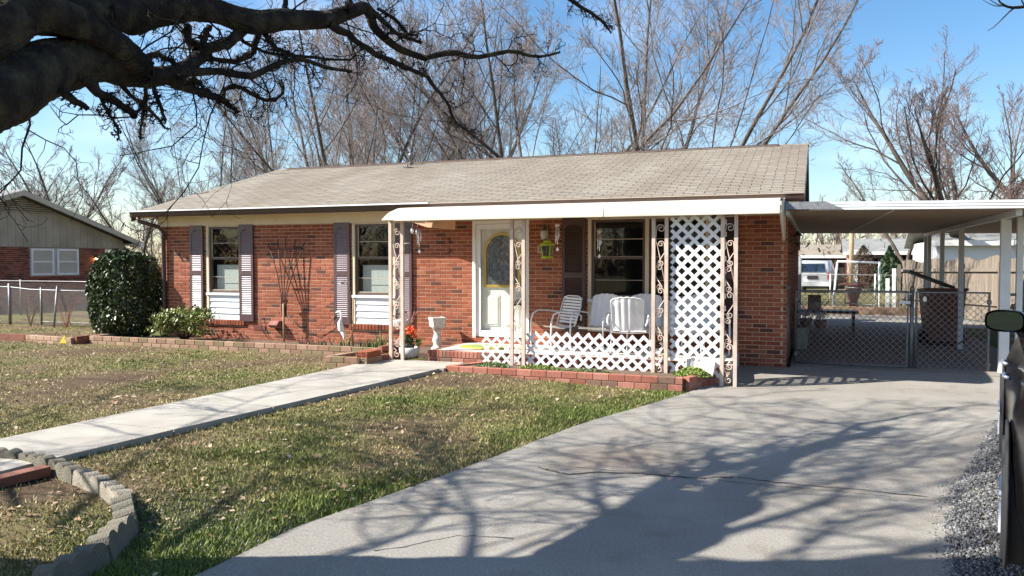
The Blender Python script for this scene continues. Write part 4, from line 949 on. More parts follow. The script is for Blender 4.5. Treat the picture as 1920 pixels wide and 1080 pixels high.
q = at(1026, 470, Y=12.9); t = thing('hanging_lantern', 'lime green square lantern hanging in front of the house number', 'lantern', (q.x, 12.9, q.z-.13))
b = MB()
for s1 in (-1, 1):
    for s2 in (-1, 1): b.bar((s1*.055, s2*.055, .03), (s1*.085, s2*.085, .22), .012, .012)
b.lathe([(.115, 0), (.10, .035), (.085, .04), (.085, .03)], n=4, smooth=False); b.lathe([(.135, .215), (.135, .235), (.07, .275), (.07, .30), (0, .305)], n=4, smooth=False); b.lathe([(0, .001), (.113, .001)], n=4, smooth=False); b.build('frame', M['lime'], t, False)
b = MB(); b.lathe([(.07, .035), (.105, .215)], n=4, smooth=False); b.build('pane', M['glassdark'], t, False)
b = MB(); b.tube([(0, 0, .30), (.01, 0, .45), (0, -.02, .58)], .005, 5); b.build('hanger', M['gold'], t, False)
pq0, pq1 = at(1007, 460, Y=WY), at(1038, 475, Y=WY)
t = thing('number_plaque', 'tan house number plaque half hidden behind the lime lantern', 'plaque', ((pq0.x+pq1.x)/2, WY-.012, (pq0.z+pq1.z)/2))
b = MB(); b.box(-.14, .14, -.006, .006, -.065, .065); b.build('plate', M['plaque'], t, False)
def text(name, s_, size, m_, parent, loc, rot=(PI/2, 0, 0), ext=.002):
    cu = bpy.data.curves.new(name, 'FONT'); cu.body = s_; cu.size = size; cu.extrude = ext; cu.align_x = 'CENTER'; cu.align_y = 'CENTER'
    o = bpy.data.objects.new(name, cu); col.objects.link(o); o.parent = parent; o.location = loc; o.rotation_euler = rot
    dg = bpy.context.evaluated_depsgraph_get(); me = bpy.data.meshes.new_from_object(o.evaluated_get(dg)); bpy.data.objects.remove(o)
    o = link(name, me, None, parent, loc, rot); me.materials.clear(); me.materials.append(m_); return o
text('numeral', '3', .125, M['ink'], t, (-.095, -.009, 0)); text('numeral', '0', .125, M['ink'], t, (.0, -.009, 0)); text('numeral', '1', .125, M['ink'], t, (.10, -.009, 0))
q = at(969, 566, Y=12.98); t = thing('door_basket', 'small black wire basket hanging on the front door', 'basket', (q.x, 12.99, q.z))
b = MB(); b.box(-.10, .10, -.05, .06, -.07, -.02); b.build('bowl', M['black'], t, False)
b = MB(); b.tube([(x*.10, -.052, z) for x, _, z in [(math.cos(a), 0, .03*math.sin(a)) for a in np.linspace(0, PI*2, 12)]], .004, 4); b.tube(spiral(0, 0, .035, 1.5, 0, 1, -.053), .003, 4); b.build('scroll', M['iron'], t, False)
b = MB(); leafblob(b, (0, 0, .0), .10, 90, .02, .5); b.build('foliage', M['leafg'], t, False)
for k, (px, py) in enumerate(((843, 452), (843, 470))):
    q = at(px, py, Y=WY-.02); t = thing('wall_ornament', ['upper dark metal ornament hanging on the brick left of the door', 'lower dark metal ornament hanging on the brick left of the door'][k], 'ornament', (q.x, WY-.015, q.z))
    b = MB(); b.tube([(0, 0, .05), (0, 0, 0), (.05, 0, -.02), (.05, 0, -.05)], .007, 5); b.tube([(0, 0, 0), (-.02, 0, -.05)], .009, 5); b.build('hook', M['blackmetal'], t, False)
# lantern at the side of the house near the carport
q = Vector((WX1+.14, 13.75, 1.95)); t = thing('coach_lamp', 'black coach lamp on the house corner under the carport', 'lamp', q)
b = MB(); b.lathe([(.075, .11), (.075, .12), (.03, .16), (.012, .19), (0, .195)], n=6, smooth=False); b.lathe([(.0, -.08), (.012, -.06), (.045, .0)], n=6)
for k_ in range(6): b.bar((.043*math.cos(k_*PI/3), .043*math.sin(k_*PI/3), 0), (.072*math.cos(k_*PI/3), .072*math.sin(k_*PI/3), .11), .008, .008)
b.build('cap', M['blackmetal'], t, False)
b = MB(); b.tube([(-.14, 0, -.16), (-.10, 0, -.18), (0, 0, -.10)], .010, 5); b.tube([(-.13, -.0, .02), (-.05, 0, .06)], .010, 5); b.build('bracket', M['blackmetal'], t, False)
# fan trellis with its stake
q = at(535, 641, Y=12.95); t = thing('fan_trellis', 'dark fan-shaped wooden trellis leaning by the brick wall', 'trellis', (q.x, 12.92, .08))
tips = [(-.44, 1.93), (-.23, 2.00), (-.03, 2.04), (.20, 2.00), (.40, 1.94)]
for k, (dx, dz) in enumerate(tips):
    b = MB(); b.tube([((k-2)*.022, 0, .50), ((k-2)*.035, 0, .95), (dx*.45, .05, 1.35), (dx, .12, dz)], .011, 5); b.build('rib', M['trellis'], t, False)
for z, wd_ in ((1.80, .40), (1.28, .17), (.80, .07)): b = MB(); b.bar((-wd_, .03+.07*(z > 1.5), z), (wd_, .03+.07*(z > 1.5), z), .014, .03); b.build('cross_slat', M['trellis'], t, False)
b = MB(); b.tube([(.01, -.02, 0), (0, -.02, .75)], .020, 6); b.build('stake', M['wood_raw'], t, False)
# bird ornament on stake, stake, shepherd hook
q = at(640, 640, Y=12.3); t = thing('bird_ornament', 'white egret garden ornament in the bed below the second window', 'ornament', (q.x, 12.3, .09))
b = MB(); b.tube([(0, 0, 0), (0, 0, .32)], .004, 4); b.build('stake', M['blackmetal'], t, False)
b = MB(); b.tube([(.05, 0, .26), (.0, 0, .34), (-.03, 0, .45), (0, 0, .55), (.01, 0, .62), (-.04, 0, .66), (-.12, 0, .64)], [.012, .06, .045, .014, .013, .022, .003], 8); b.tube([(.0, 0, .34), (.07, 0, .20), (.04, 0, .14)], [.04, .025, .004], 6); b.build('body', M['white'], t, False)
q = at(662, 640, Y=12.4); b = MB(); b.tube([(q.x-.02, 12.4, .05), (q.x, 12.42, 1.0)], .012, 6); single('garden_stake', b, M['wood_raw'], (q.x, 12.4, .05), 'plain wooden garden stake left of the second window sill', 'stake')
q = at(658, 650, Y=11.6); t = thing('wire_plant_support', 'thin wire hook with pale glass leaf above the brick planter corner', 'hook', (q.x, 11.6, .1))
b = MB(); b.tube([(0, 0, -.05), (0, 0, 1.05), (-.03, 0, 1.18), (-.12, 0, 1.22), (-.20, 0, 1.17)], .004, 4); b.build('rod', M['galv_dull'], t, False)
b = MB(); leafblob(b, (-.14, 0, 1.19), .08, 14, .05, .3); b.build('glass_leaf', M['frost'], t, False)
b = MB(); pts = [at(*p, Y=13.05) for p in ((484, 588), (492, 620), (505, 636))]; b.tube(pts, .007, 5)
pts = [at(*p, Y=13.05) for p in ((540, 592), (560, 612), (590, 625), (615, 610), (630, 592))]; b.tube(pts, .006, 5); single('wall_cable', b, M['black'], pts[2], 'thin dark cable sagging across the brick wall below the trellis', 'cable')
q = at(758, 457, Y=11.72); b = MB(); b.tube([(q.x-.1, 11.70, q.z-.30), (q.x-.07, 11.70, q.z-.10), (q.x, 11.70, q.z+.0), (q.x+.12, 11.70, q.z+.01)], .006, 5); single('plant_hook', b, M['iron'], (q.x-.1, 11.70, q.z-.30), 'thin curled plant hook fixed to the left iron post', 'hook')
# ---------------------------------------------------------------- bed plants
def blades(label, c, n, h, w_, m_='iris', name='iris_clump', cat='plant', group=None, spread=.10):
    t = thing(name, label, cat, c, 0, group); b = MB()
    for _ in range(n):
        a = random.uniform(0, 2*PI); l = random.uniform(.5, 1)*h; o = Vector((random.gauss(0, spread/2), random.gauss(0, spread/2), 0)); d = Vector((math.cos(a), math.sin(a), 0)); s_ = Vector((-d.y, d.x, 0))*w_; k = random.uniform(.1, .6)
        p0 = o; p1 = o+d*l*k*.35+Vector((0, 0, l*.6)); p2 = o+d*l*k+Vector((0, 0, l*(1-.3*k)))
        b.add([p0-s_, p0+s_, p1+s_*.8, p1-s_*.8, p2], [(0, 1, 2, 3), (3, 2, 4)])
    b.build('leaves', M[m_], t, False); return t
spots = [(641, 12.35, 10, .20), (655, 12.5, 12, .32), (675, 12.45, 14, .20), (690, 12.6, 14, .22), (702, 12.4, 14, .24), (716, 12.55, 16, .38), (724, 12.35, 14, .34), (600, 12.5, 10, .13), (580, 12.6, 8, .12)]
names_ = ['under the egret ornament', 'right of the egret ornament, tall', 'left of the sill middle', 'under the second window sill', 'right part of the sill bed', 'tall, nearest the left iron post', 'tall, just left of the left iron post', 'small, between trellis and egret', 'small, right of the trellis']
for (px, Y, n, h), nm in zip(spots, names_):
    q = at(px, 640, Y=Y); blades('green iris leaves '+nm, (q.x, Y, .085), n, h, .012, group='iris clumps in the window bed')
for k in range(7):
    q = at([565, 574, 583, 592, 562, 610, 622][k], 640, Y=12.35+.07*k); t = thing('dry_stem_clump', ['small dry stems just right of the trellis stake', 'second tuft of dry stems right of the trellis stake', 'third tuft of dry stems right of the trellis stake', 'dry stems midway between trellis and egret', 'reddish dry stems at the foot of the trellis', 'dry stems left of the egret ornament', 'dry stems nearest the egret ornament'][k], 'plant', (q.x, 12.35+.07*k, .085), 0, 'dry stem clumps in the window bed'); b = MB()
    for j in range(5):
        a = random.uniform(0, 6.28); b.tube([(0, 0, 0), (.04*math.cos(a), .04*math.sin(a), .07), (.07*math.cos(a), .07*math.sin(a), .16)], [.008, .006, .002], 4)
    b.build('stems', M['pinkdry' if k % 2 else 'twigdark'], t, False)
def mound(label, c, rx, ry, h, n, size, m_, name='sedum_patch'):
    t = thing(name, label, 'plant', c); b = MB()
    for _ in range(n):
        a = random.uniform(0, 2*PI); r_ = math.sqrt(random.random()); x, y_ = rx*r_*math.cos(a), ry*r_*math.sin(a); z = h*(1-r_*r_)*random.uniform(.5, 1.05); u = Vector((random.gauss(0, 1), random.gauss(0, 1), random.uniform(0, 1.2))).normalized()*size*random.uniform(.5, 1.1); v = u.cross(Vector((random.gauss(0, 1), random.gauss(0, 1), .5))).normalized()*size*.45
        p = Vector((x, y_, z+.005)); b.add([p-u, p+v, p+u, p-v], [(0, 1, 2, 3)])
    b.build('foliage', M[m_], t, False); return t
def soil(px, Y): q = at(px, 690, Y=Y); return (q.x, Y, .06)
mound('bright sedum clump at the foot of the tall lattice', soil(1298, 11.25), .26, .16, .12, 900, .028, 'sedum')
mound('low moss patch in the planter behind its left end', soil(925, 11.15), .30, .12, .07, 700, .02, 'iris', 'moss_patch')
mound('low moss patch in the planter between the middle posts', soil(1012, 11.15), .36, .10, .06, 700, .02, 'sedum', 'moss_patch')
mound('low moss patch in the planter left of the tall lattice', soil(1100, 11.1), .40, .09, .045, 500, .018, 'iris', 'moss_patch')
q = soil(1312, 11.3); b = MB()
shellpanel(b, .40, .22, .09, 6, .06, 11.35, .5); vs = [(x+q[0], y_, z) for x, y_, z in b.v]; b.v = vs; single('scalloped_stone', b, M['stone'], (q[0], 11.35, .06), 'pale scalloped stone leaning at the foot of the tall lattice', 'stone')
# big clipped holly by the left corner
def shrub(name, label, c, pts_fn, n, size, m_, cat='shrub', stems=6, h=1.0, rr=.4, elong=1.7):
    t = thing(name, label, cat, c); P_ = pts_fn(n); k = len(P_)
    V, Fc, tn = leaves_np(P_[:, 0], P_[:, 1], P_[:, 2], RNG.uniform(.6, 1.25, k)*size, .7, elong=elong)
    link('foliage', mesh_np('foliage', V, Fc), M[m_], t)
    for j in range(stems):
        a = 2*PI*j/stems+.3; b = MB(); b.tube([(0.03*math.cos(a), .03*math.sin(a), 0), (rr*.4*math.cos(a), rr*.4*math.sin(a), h*.4), (rr*.8*math.cos(a), rr*.8*math.sin(a), h*.85)], [.022, .016, .006], 5); b.build('stem', M['twigdark'], t, False)
    return t
def holly_pts(n):
    out = []
    d = RNG.normal(size=(n, 3)); d /= np.linalg.norm(d, axis=1)[:, None]
    p = 3.2   # superellipsoid: boxy with rounded top
    s_ = (np.abs(d[:, 0])**p+np.abs(d[:, 1])**p+np.abs(d[:, 2])**p)**(-1/p)
    lump = 1+.05*np.sin(d[:, 0]*9+2)*np.sin(d[:, 2]*8)+.04*np.sin(d[:, 1]*13)
    rr = (1-RNG.exponential(.07, n)).clip(.55, 1.03)*lump
    q = d*s_[:, None]*rr[:, None]*np.array([.68, .60, .93])
    q[:, 2] += .90; q[:, 0] *= (1-.10*(q[:, 2]/1.8)**4)
    return q[q[:, 2] > .03]
qh = at(241, 640, Y=12.95)
shrub('holly_bush', 'large clipped dark green glossy bush at the left house corner', (qh.x-.05, 12.95, .02), holly_pts, 15000, .044, 'holly', h=1.7, rr=.6)
def az_pts(n):
    cs = [(RNG.uniform(-.55, .55), RNG.uniform(-.28, .28), RNG.uniform(.18, .62)) for _ in range(26)]
    q = np.concatenate([np.array(c)+RNG.normal(size=(n//26, 3))*np.array([.10, .10, .055]) for c in cs]); q[:, 2] -= .35*np.abs(q[:, 0])**2
    q[:, 0] += .35*q[:, 2]
    return q[q[:, 2] > .02]
qa = at(355, 640, Y=12.45)
shrub('azalea_bush', 'loose yellow green shrub between the large bush and first window', (qa.x-.12, 12.45, .09), az_pts, 3600, .032, 'azalea', h=.5, rr=.5, stems=9)
# ---------------------------------------------------------------- CARPORT
cp = thing('carport', 'white metal carport roof with posts, right of the house', 'carport', (1.4, 17, 0))
CX0, CX1, CY0, CY1, CZ = -.40, 4.6, 12.28, 22.3, 2.385
xpost = at(1812, 663, Z=0).x
def cz(x): return CZ-.012*(x+.4)
items = []
y = CY0+.03; k = 0
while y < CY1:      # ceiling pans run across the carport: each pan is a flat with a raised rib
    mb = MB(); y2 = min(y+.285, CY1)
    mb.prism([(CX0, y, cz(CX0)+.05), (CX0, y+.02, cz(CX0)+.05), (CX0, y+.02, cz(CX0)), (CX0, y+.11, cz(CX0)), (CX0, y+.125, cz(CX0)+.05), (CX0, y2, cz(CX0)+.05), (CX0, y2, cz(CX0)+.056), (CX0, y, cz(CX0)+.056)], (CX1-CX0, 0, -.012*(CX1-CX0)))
    mb.build('ceiling_pan', M['carport_pan'], cp); mb = MB(); mb.prism([(CX0+.01, y+.112, cz(CX0)-.004), (CX0+.01, y+.112, cz(CX0)+.05), (CX0+.01, y+.150, cz(CX0)+.05), (CX0+.01, y+.150, cz(CX0)-.004)], (CX1-CX0-.02, 0, -.012*(CX1-CX0))); mb.build('ceiling_rib', M['carport_rib'], cp); y += .29; k += 1  # added pale strips stand for light catching the pan folds
mb = MB()
for dz in (0, .04, .08): mb.prism([(CX0+.30, CY0, cz(0)+dz+.002), (CX0+.30, CY0-.012, cz(0)+dz+.006), (CX0+.30, CY0-.012, cz(0)+dz+.034), (CX0+.30, CY0, cz(0)+dz+.038), (CX0+.30, CY0+.02, cz(0)+dz+.038), (CX0+.30, CY0+.02, cz(0)+dz+.002)], (CX1-CX0-.3, 0, -.012*(CX1-CX0)))
mb.build('fascia', M['alum'], cp)
mb = MB(); mb.prism([(CX0-.05, CY0-.03, 2.40), (CX0+.75, CY0-.03, 2.39), (CX0+.52, CY0-.01, 2.505), (CX0-.05, CY0-.01, 2.51)], (0, .02, 0)); mb.build('flashing', M['galv'], cp)
mb = MB(); mb.bar((CX0+.0, CY0+.1, 2.40), (CX0+.0, CY1, 2.40), .05, .14); mb.build('house_rail', M['alum'], cp)
mb = MB(); mb.bar((xpost, CY0+.15, cz(xpost)-.045), (xpost, CY1-.05, cz(xpost)-.045), .07, .085); mb.build('beam', M['alum'], cp)
mb = MB(); mb.bar((1.0, CY0+.05, cz(1.0)-.006), (.75, CY1-.05, cz(.8)-.006), .025, .010); mb.build('seam_strip', M['alum'], cp)
for i, (Y, wd_) in enumerate(((13.55, .13), (16.95, .085), (19.4, .08), (21.5, .08), (22.15, .08))):
    mb = MB(); zt = cz(xpost)-.088
    mb.box(xpost-wd_/2+(.06 if i == 0 else 0), xpost+wd_/2+(.06 if i == 0 else 0), Y-.045, Y+.045, -.1 if i == 0 else .0, zt); mb.build('post', M['alum'], cp)
mb = MB(); mb.box(xpost+.22, xpost+.30, 13.60, 13.68, -.1, cz(xpost)-.05); mb.build('post', M['alum'], cp)
# ---------------------------------------------------------------- chain link
def link_mesh(mb, a, b, z0, z1, pitch=.07, r=.0022):
    """woven wires between two ground points, clipped to the panel"""
    a, b = Vector(a), Vector(b); d = b-a; W = d.length; d.normalize(); H_ = z1-z0
    def P_(u, z): q = a+d*u; return Vector((q.x, q.y, z))
    n = int((W+H_)/pitch)+1; vs = []; fs = []
    for sg in (1, -1):
        for k in range(n):
            u0 = -H_+k*pitch; 
            s_, e = max(0, -u0), min(H_, W-u0)
            if e-s_ < .02: continue
            p, q = (u0+s_, s_), (u0+e, e)
            if sg < 0: p, q = (W-p[0], p[1]), (W-q[0], q[1])
            A_, B_ = P_(p[0], z0+p[1]), P_(q[0], z0+q[1]); nrm = Vector((-d.y, d.x, 0))*r; t = (B_-A_).normalized().cross(nrm).normalized()*r; o = len(mb.v)
            mb.v += [tuple(A_+nrm), tuple(A_-nrm*.6+t), tuple(A_-nrm*.6-t), tuple(B_+nrm), tuple(B_-nrm*.6+t), tuple(B_-nrm*.6-t)]
            mb.f += [(o, o+1, o+4, o+3), (o+1, o+2, o+5, o+4), (o+2, o, o+3, o+5)]; mb.sm += [False]*3
GY = 13.62; gx = lambda px, Y=GY: at(px, 650, Y=Y).x
def gate(label, xa, xb, zt, zb, y=GY, pitch=.095):
    t = thing('chain_link_gate', label, 'gate', ((xa+xb)/2, y, 0), 0, 'pair of chain link driveway gates')
    f = MB(); f.tube([(xa, y, zb), (xa, y, zt), (xb, y, zt), (xb, y, zb), (xa, y, zb)], .021, 8); f.build('frame', M['galv'], t)
    f = MB(); link_mesh(f, (xa, y-.02, 0), (xb, y-.02, 0), zb, zt, pitch, .0033); f.build('wire_mesh', M['galv_dull'], t, kind='stuff')
    f = MB(); f.tube([(xa+.05, y, zt-.12), (xb-.1, y, zb+.1)], .003, 4); f.build('brace_wire', M['galv'], t)
    for z in (zb+.14, zt-.14): f = MB(); f.lathe([(.032, -.03), (.032, .03)], (xa if label.startswith('left') else xb, y, z), 8); f.build('hinge', M['galv'], t)
    return t
gate('left gate leaf of chain link, next to the house corner', gx(1491), gx(1701), 1.18, .03)
gate('right gate leaf of chain link, in front of the brown bin', gx(1717), xpost-.12, 1.18, -.03)
def pole(name, label, x, y, z0, z1, r, m_='galv', cat='post', cap=True, group=None):
    b = MB(); b.tube([(x, y, z0), (x, y, z1)], r, 10)
    if cap: b.lathe([(r*1.15, -.01), (r*1.2, .02), (r*.7, .05), (0, .06)], (x, y, z1), 10)
    return single(name, b, M[m_], (x, y, z0), label, cat, group)
pole('gate_post', 'tall grey steel gate post against the brick house corner', gx(1475), GY-.05, -.05, 1.22, .035)
pole('gate_post', 'dark steel post between the two gate leaves', gx(1709), GY+.02, -.1, 1.22, .03)
mb = MB(); q = at(1707, 556, Y=GY-.03); mb.box(q.x-.16, q.x+.0, GY-.06, GY-.02, q.z-.11, q.z-.07); mb.tube([(q.x-.05, GY-.04, q.z-.09), (q.x-.05, GY-.04, q.z+.04), (q.x+.02, GY-.04, q.z+.04)], .012, 6); single('gate_latch', mb, M['white'], (q.x, GY-.04, q.z), 'white gate latch handle on the post between the leaves', 'latch')
q = at(1734, 561, Y=GY-.04); mb = MB(); mb.lathe([(0, -.045), (.022, -.03), (.028, 0), (.022, .03), (0, .045)], (q.x, GY-.045, q.z), 12, sy=.3); single('reflector', mb, M['white'], (q.x, GY-.045, q.z), 'white oval reflector tag at the right gate leaf top', 'tag')
cl = thing('chain_link_fence', 'chain link fence running right from the white carport post', 'fence', (3.8, GY, 0))
mb = MB(); link_mesh(mb, (xpost+.16, GY, 0), (5.2, GY, 0), .02, 1.15, .095, .003); mb.build('wire_mesh', M['galv_dull'], cl, kind='stuff')
mb = MB(); mb.tube([(xpost+.1, GY, 1.16), (5.2, GY, 1.16)], .02, 8); mb.build('top_rail', M['galv'], cl)
mb = MB(); mb.tube([(5.2, GY, 0), (5.2, GY, 1.16)], .03, 8); mb.build('fence_post', M['galv'], cl)
# left fence in front of the neighbour
LY = 14.9; lf = thing('chain_link_fence', 'chain link fence across the lawn in front of the neighbouring house', 'fence', (-18, LY, 0))
lx = lambda px: at(px, 600, Y=LY).x
mb = MB(); link_mesh(mb, (lx(-60), LY, 0), (lx(20), LY, 0), .03, .98, .075, .003); link_mesh(mb, (lx(20), LY, 0), (-12.8, LY, 0), .03, .95, .075, .003); mb.build('wire_mesh', M['galv_dull'], lf, kind='stuff')
for px, top, r_ in ((-60, 1.0, .03), (19, 1.07, .038), (78, .98, .026)): mb = MB(); mb.tube([(lx(px), LY, -.05), (lx(px), LY, top)], r_, 8); mb.build('fence_post', M['galv'], lf)
mb = MB(); mb.tube([(lx(117), LY-.25, -.05), (lx(110), LY-.02, 1.02)], .026, 8); mb.build('leaning_post', M['galv'], lf)
mb = MB(); mb.tube([(lx(-60), LY, .98), (lx(19), LY, .98), (lx(60), LY, .92), (-12.8, LY, .86)], .017, 8); mb.build('top_rail', M['galv'], lf)
mb = MB(); mb.tube([(lx(80), LY, .10), (-12.8, LY, .10)], .014, 6); mb.build('bottom_rail', M['galv'], lf)
LY2 = 17.5; lf = thing('chain_link_fence', 'further chain link fence close to the neighbouring house wall', 'fence', (-20, LY2, 0))
mb = MB(); link_mesh(mb, (-26, LY2, 0), (-13.5, LY2, 0), .03, 1.0, .08, .0022); mb.build('wire_mesh', M['galv_dull'], lf, kind='stuff')
mb = MB(); mb.tube([(-26, LY2, 1.05), (-13.5, LY2, 1.05)], .018, 6); mb.build('top_rail', M['galv'], lf)
for x in (-25.5, -22.7, -19.7, -16.7, -13.6): mb = MB(); mb.tube([(x, LY2, -.05), (x, LY2, 1.1)], .024, 6); mb.build('fence_post', M['galv'], lf)
# bare rose canes by the left fence
for px, py in ((58, 612), (125, 615)):
    q = G(px, py); t = thing('bare_rose_bush', ['leafless rose canes left of the leaning fence post', 'leafless rose canes right of the leaning fence post'][px > 100], 'shrub', q); b = MB()
    for k in range(7):
        p = Vector((0, 0, 0)); pts = [p]; a = random.uniform(0, 6.28)
        for j in range(6): p = p+Vector((.05*math.cos(a)+random.gauss(0, .03), .04*math.sin(a), .15)); pts.append(p)
        b.tube(pts, [.014, .012, .010, .008, .006, .004, .003], 4)
    b.build('canes', M['pinkdry' if px > 100 else 'wood_raw'], t, False)
# ---------------------------------------------------------------- things under and behind the carport
q = at(1765, 640, Y=17.7); t = thing('wheeled_bin', 'brown wheeled rubbish bin with its black lid open behind the gate', 'bin', (q.x, 17.75, .012), math.radians(4))
b = MB(); w0, w1, H_ = .27, .345, 1.12
b.add([(-w0, -.30, .08), (w0, -.30, .08), (w0, .28, .0), (-w0, .28, .0), (-w1, -.42, H_), (w1, -.42, H_), (w1, .42, H_-.05), (-w1, .42, H_-.05)], [(3, 2, 1, 0), (0, 1, 5, 4), (1, 2, 6, 5), (2, 3, 7, 6), (3, 0, 4, 7)])
b.build('body', M['bin'], t, False)
b = MB(); b.bar((-w1-.02, -.43, H_-.02), (w1+.02, -.43, H_-.02), .04, .05); b.bar((-w1-.01, -.43, H_-.02), (-w1-.01, .43, H_-.06), .04, .05); b.bar((w1+.01, -.43, H_-.02), (w1+.01, .43, H_-.06), .04, .05); b.build('rim', M['bin'], t, False)
b = MB(); b.obox((-.22, .12, H_+.17), (.40, 0, -.16), (0, .36, .0), (.008, 0, .02)); b.build('lid', M['black'], t, False)
for s_ in (-1, 1): b = MB(); b.lathe([(0, -.03), (.12, -.03), (.13, 0), (.12, .03), (0, .03)], (0, 0, 0), 16); o = b.build('wheel', M['rubber'], t, False); o.rotation_euler = (0, PI/2, 0); o.location = (.33*s_, .22 if s_ < 0 else -.2, .13)
b = MB(); q = at(1790, 660, Y=16.6); q2 = at(1916, 578, Y=15.0); b.tube([(q.x, 16.6, .1), (q2.x, 15.0, q2.z)], .014, 6); single('broom_handle', b, M['wood_raw'], (q.x, 16.6, .1), 'long bare wooden handle slanting behind the car mirror', 'handle')
# white metal cabinet and dark bench near the house wall
q = at(1492, 560, Y=21.0); b = MB()
t = thing('metal_cabinet', 'pale blue metal cabinet standing behind the house corner', 'cabinet', (-.82, 23.4, .01))
b = MB(); b.box(-.45, .45, -.3, .3, 0, 1.75); b.build('body', M['shed'], t, False)
for s_ in (-1, 1): b = MB(); b.box(.225*s_-.21, .225*s_+.21, -.315, -.301, .05, 1.70); b.build('door', M['shed'], t, False)
q = at(1520, 575, Y=19.5); t = thing('bench', 'long dark bench beside the house under the carport', 'bench', (q.x+.25, 19.5, .012))
b = MB(); b.box(-.9, .75, -.25, .25, .47, .53); b.build('seat', M['black'], t, False)
for sx in (-.8, .65): b = MB(); b.box(sx-.03, sx+.03, -.22, .22, 0, .47); b.build('leg', M['black'], t, False)
t2 = thing('red_crate', 'red box with pale label standing on the dark bench', 'box', (q.x+.08, 19.5, .542)); b = MB(); b.box(-.14, .14, -.12, .12, 0, .34); b.build('box_body', M['redclay'], t2, False); b = MB(); b.box(-.11, .11, -.125, -.121, .04, .18); b.build('paper_label', M['plaque'], t2, False)
q = at(1497, 628, Y=15.6); t = thing('concrete_planter', 'grey block planter inside the left gate leaf by the house', 'planter', (q.x-.02, 15.9, .012))
b = MB(); b.lathe([(.17, 0), (.20, .40), (.17, .40), (.16, .34), (0, .34)], n=4, smooth=False); b.build('pot', M['scallop_light'], t, False)
b = MB()
for k in range(12): a = random.uniform(0, 6.28); b.tube([(0, 0, .34), (.10*math.cos(a), .08*math.sin(a), .6), (.30*math.cos(a), .2*math.sin(a), .70+random.uniform(-.1, .25))], .006, 4)
b.build('stems', M['blackmetal'], t, False)
for px, Y, nm in ((1511, 17.6, 'left'), (1538, 17.2, 'right')):
    q = at(px, 600, Y=Y); t = thing('potted_flowers', 'grey white flowers in a clay pot on an iron stand, the %s one' % nm, 'flower pot', (q.x, Y, .012))
    b = MB(); b.lathe([(.09, .28), (.13, .46), (.12, .46), (0, .44)], n=12); b.build('pot', M['redclay'], t, False)
    b = MB(); leafblob(b, (0, 0, .56), .17, 160, .035, .7); b.build('blossoms', M['pinkwire'], t, False)
    b = MB()
    for k in range(3): a = 2*PI*k/3; b.tube([(.05*math.cos(a), .05*math.sin(a), .30), (.16*math.cos(a), .16*math.sin(a), .15), (.13*math.cos(a), .13*math.sin(a), 0)], .007, 4)
    for k in range(5): a = random.uniform(0, 6); b.tube([(0, 0, .45), (.05*math.cos(a), 0, .7), (.2*math.cos(a), 0, .85)], .005, 4)
    b.build('stand', M['blackmetal'], t, False)
# brick edging at the back of the patio
planter('patio_edging', 'red brick edging at the back of the sunlit patio', [((-.6, 26.8), (6.2, 26.8), -.03, 3)], 0, 4, 'brick_moss', cat='edging', depth=.2)
# white pipe swing frame
t = thing('swing_frame', 'white pipe swing frame standing in the back lawn', 'swing frame', (at(1607, 570, Y=28.4).x, 28.4, 0))
X0_, X1_ = at(1569, 560, Y=28.4).x-t.location.x, at(1648, 560, Y=28.4).x-t.location.x
b = MB(); b.tube([(X0_, 0, 1.65), (X1_, 0, 1.60)], .035, 8); b.build('top_bar', M['white'], t, False)
for x, dx in ((X0_, -.12), (X1_, .0)):
    for s_ in (-1, 1): b = MB(); b.tube([(x, 0, 1.63), (x+dx, .25*s_, 0)], .032, 8); b.build('leg', M['white'], t, False)
b = MB(); b.tube([(X0_+.25, 0, .28), (X1_-.1, 0, .22), (X1_-.1, 0, .75), (X0_+.25, 0, .80), (X0_+.25, 0, .28)], .02, 6)
link_mesh(b, (X0_+.25, 0, 0), (X1_-.1, 0, 0), .26, .76, .09, .004); b.build('gate_panel', M['galv'], t, False)
q = at(1600, 540, Y=29.5); t = thing('clay_planter', 'wide terracotta planter on the lawn behind the swing frame', 'planter', (q.x, 29.6, 0)); b = MB(); b.lathe([(.17, 0), (.18, .06), (.14, .3), (.24, .6), (.30, .85), (.27, .85), (0, .75)], n=12); b.build('pot', M['redclay'], t, False)
b = MB(); b.box(-.42, .42, -.15, .15, .86, .90); b.build('shelf', M['redclay'], t, False)
# back fence rail and posts
bf = thing('chain_link_fence', 'low chain link fence across the back lawn in front of the parked SUV', 'fence', (3, 38, 0))
mb = MB(); mb.tube([(-4, 38, 1.08), (9, 38, 1.02)], .03, 6); mb.build('top_rail', M['galv'], bf)
for x in (-1.6, .6, 2.4, 4.2, 6.0): mb = MB(); mb.tube([(x, 38, 0), (x, 38, 1.1)], .035, 6); mb.build('fence_post', M['white'], bf)
for px in (1664, 1676):
    q = at(px, 545, Y=31); mb = MB(); mb.box(q.x-.06, q.x+.06, 30.95, 31.05, 0, 1.05+(px > 1670)*.35); single('white_post', mb, M['white'], (q.x, 31, 0), ['short white wooden post right of the swing frame', 'taller white wooden post beside the board fence end'][px > 1670], 'post')
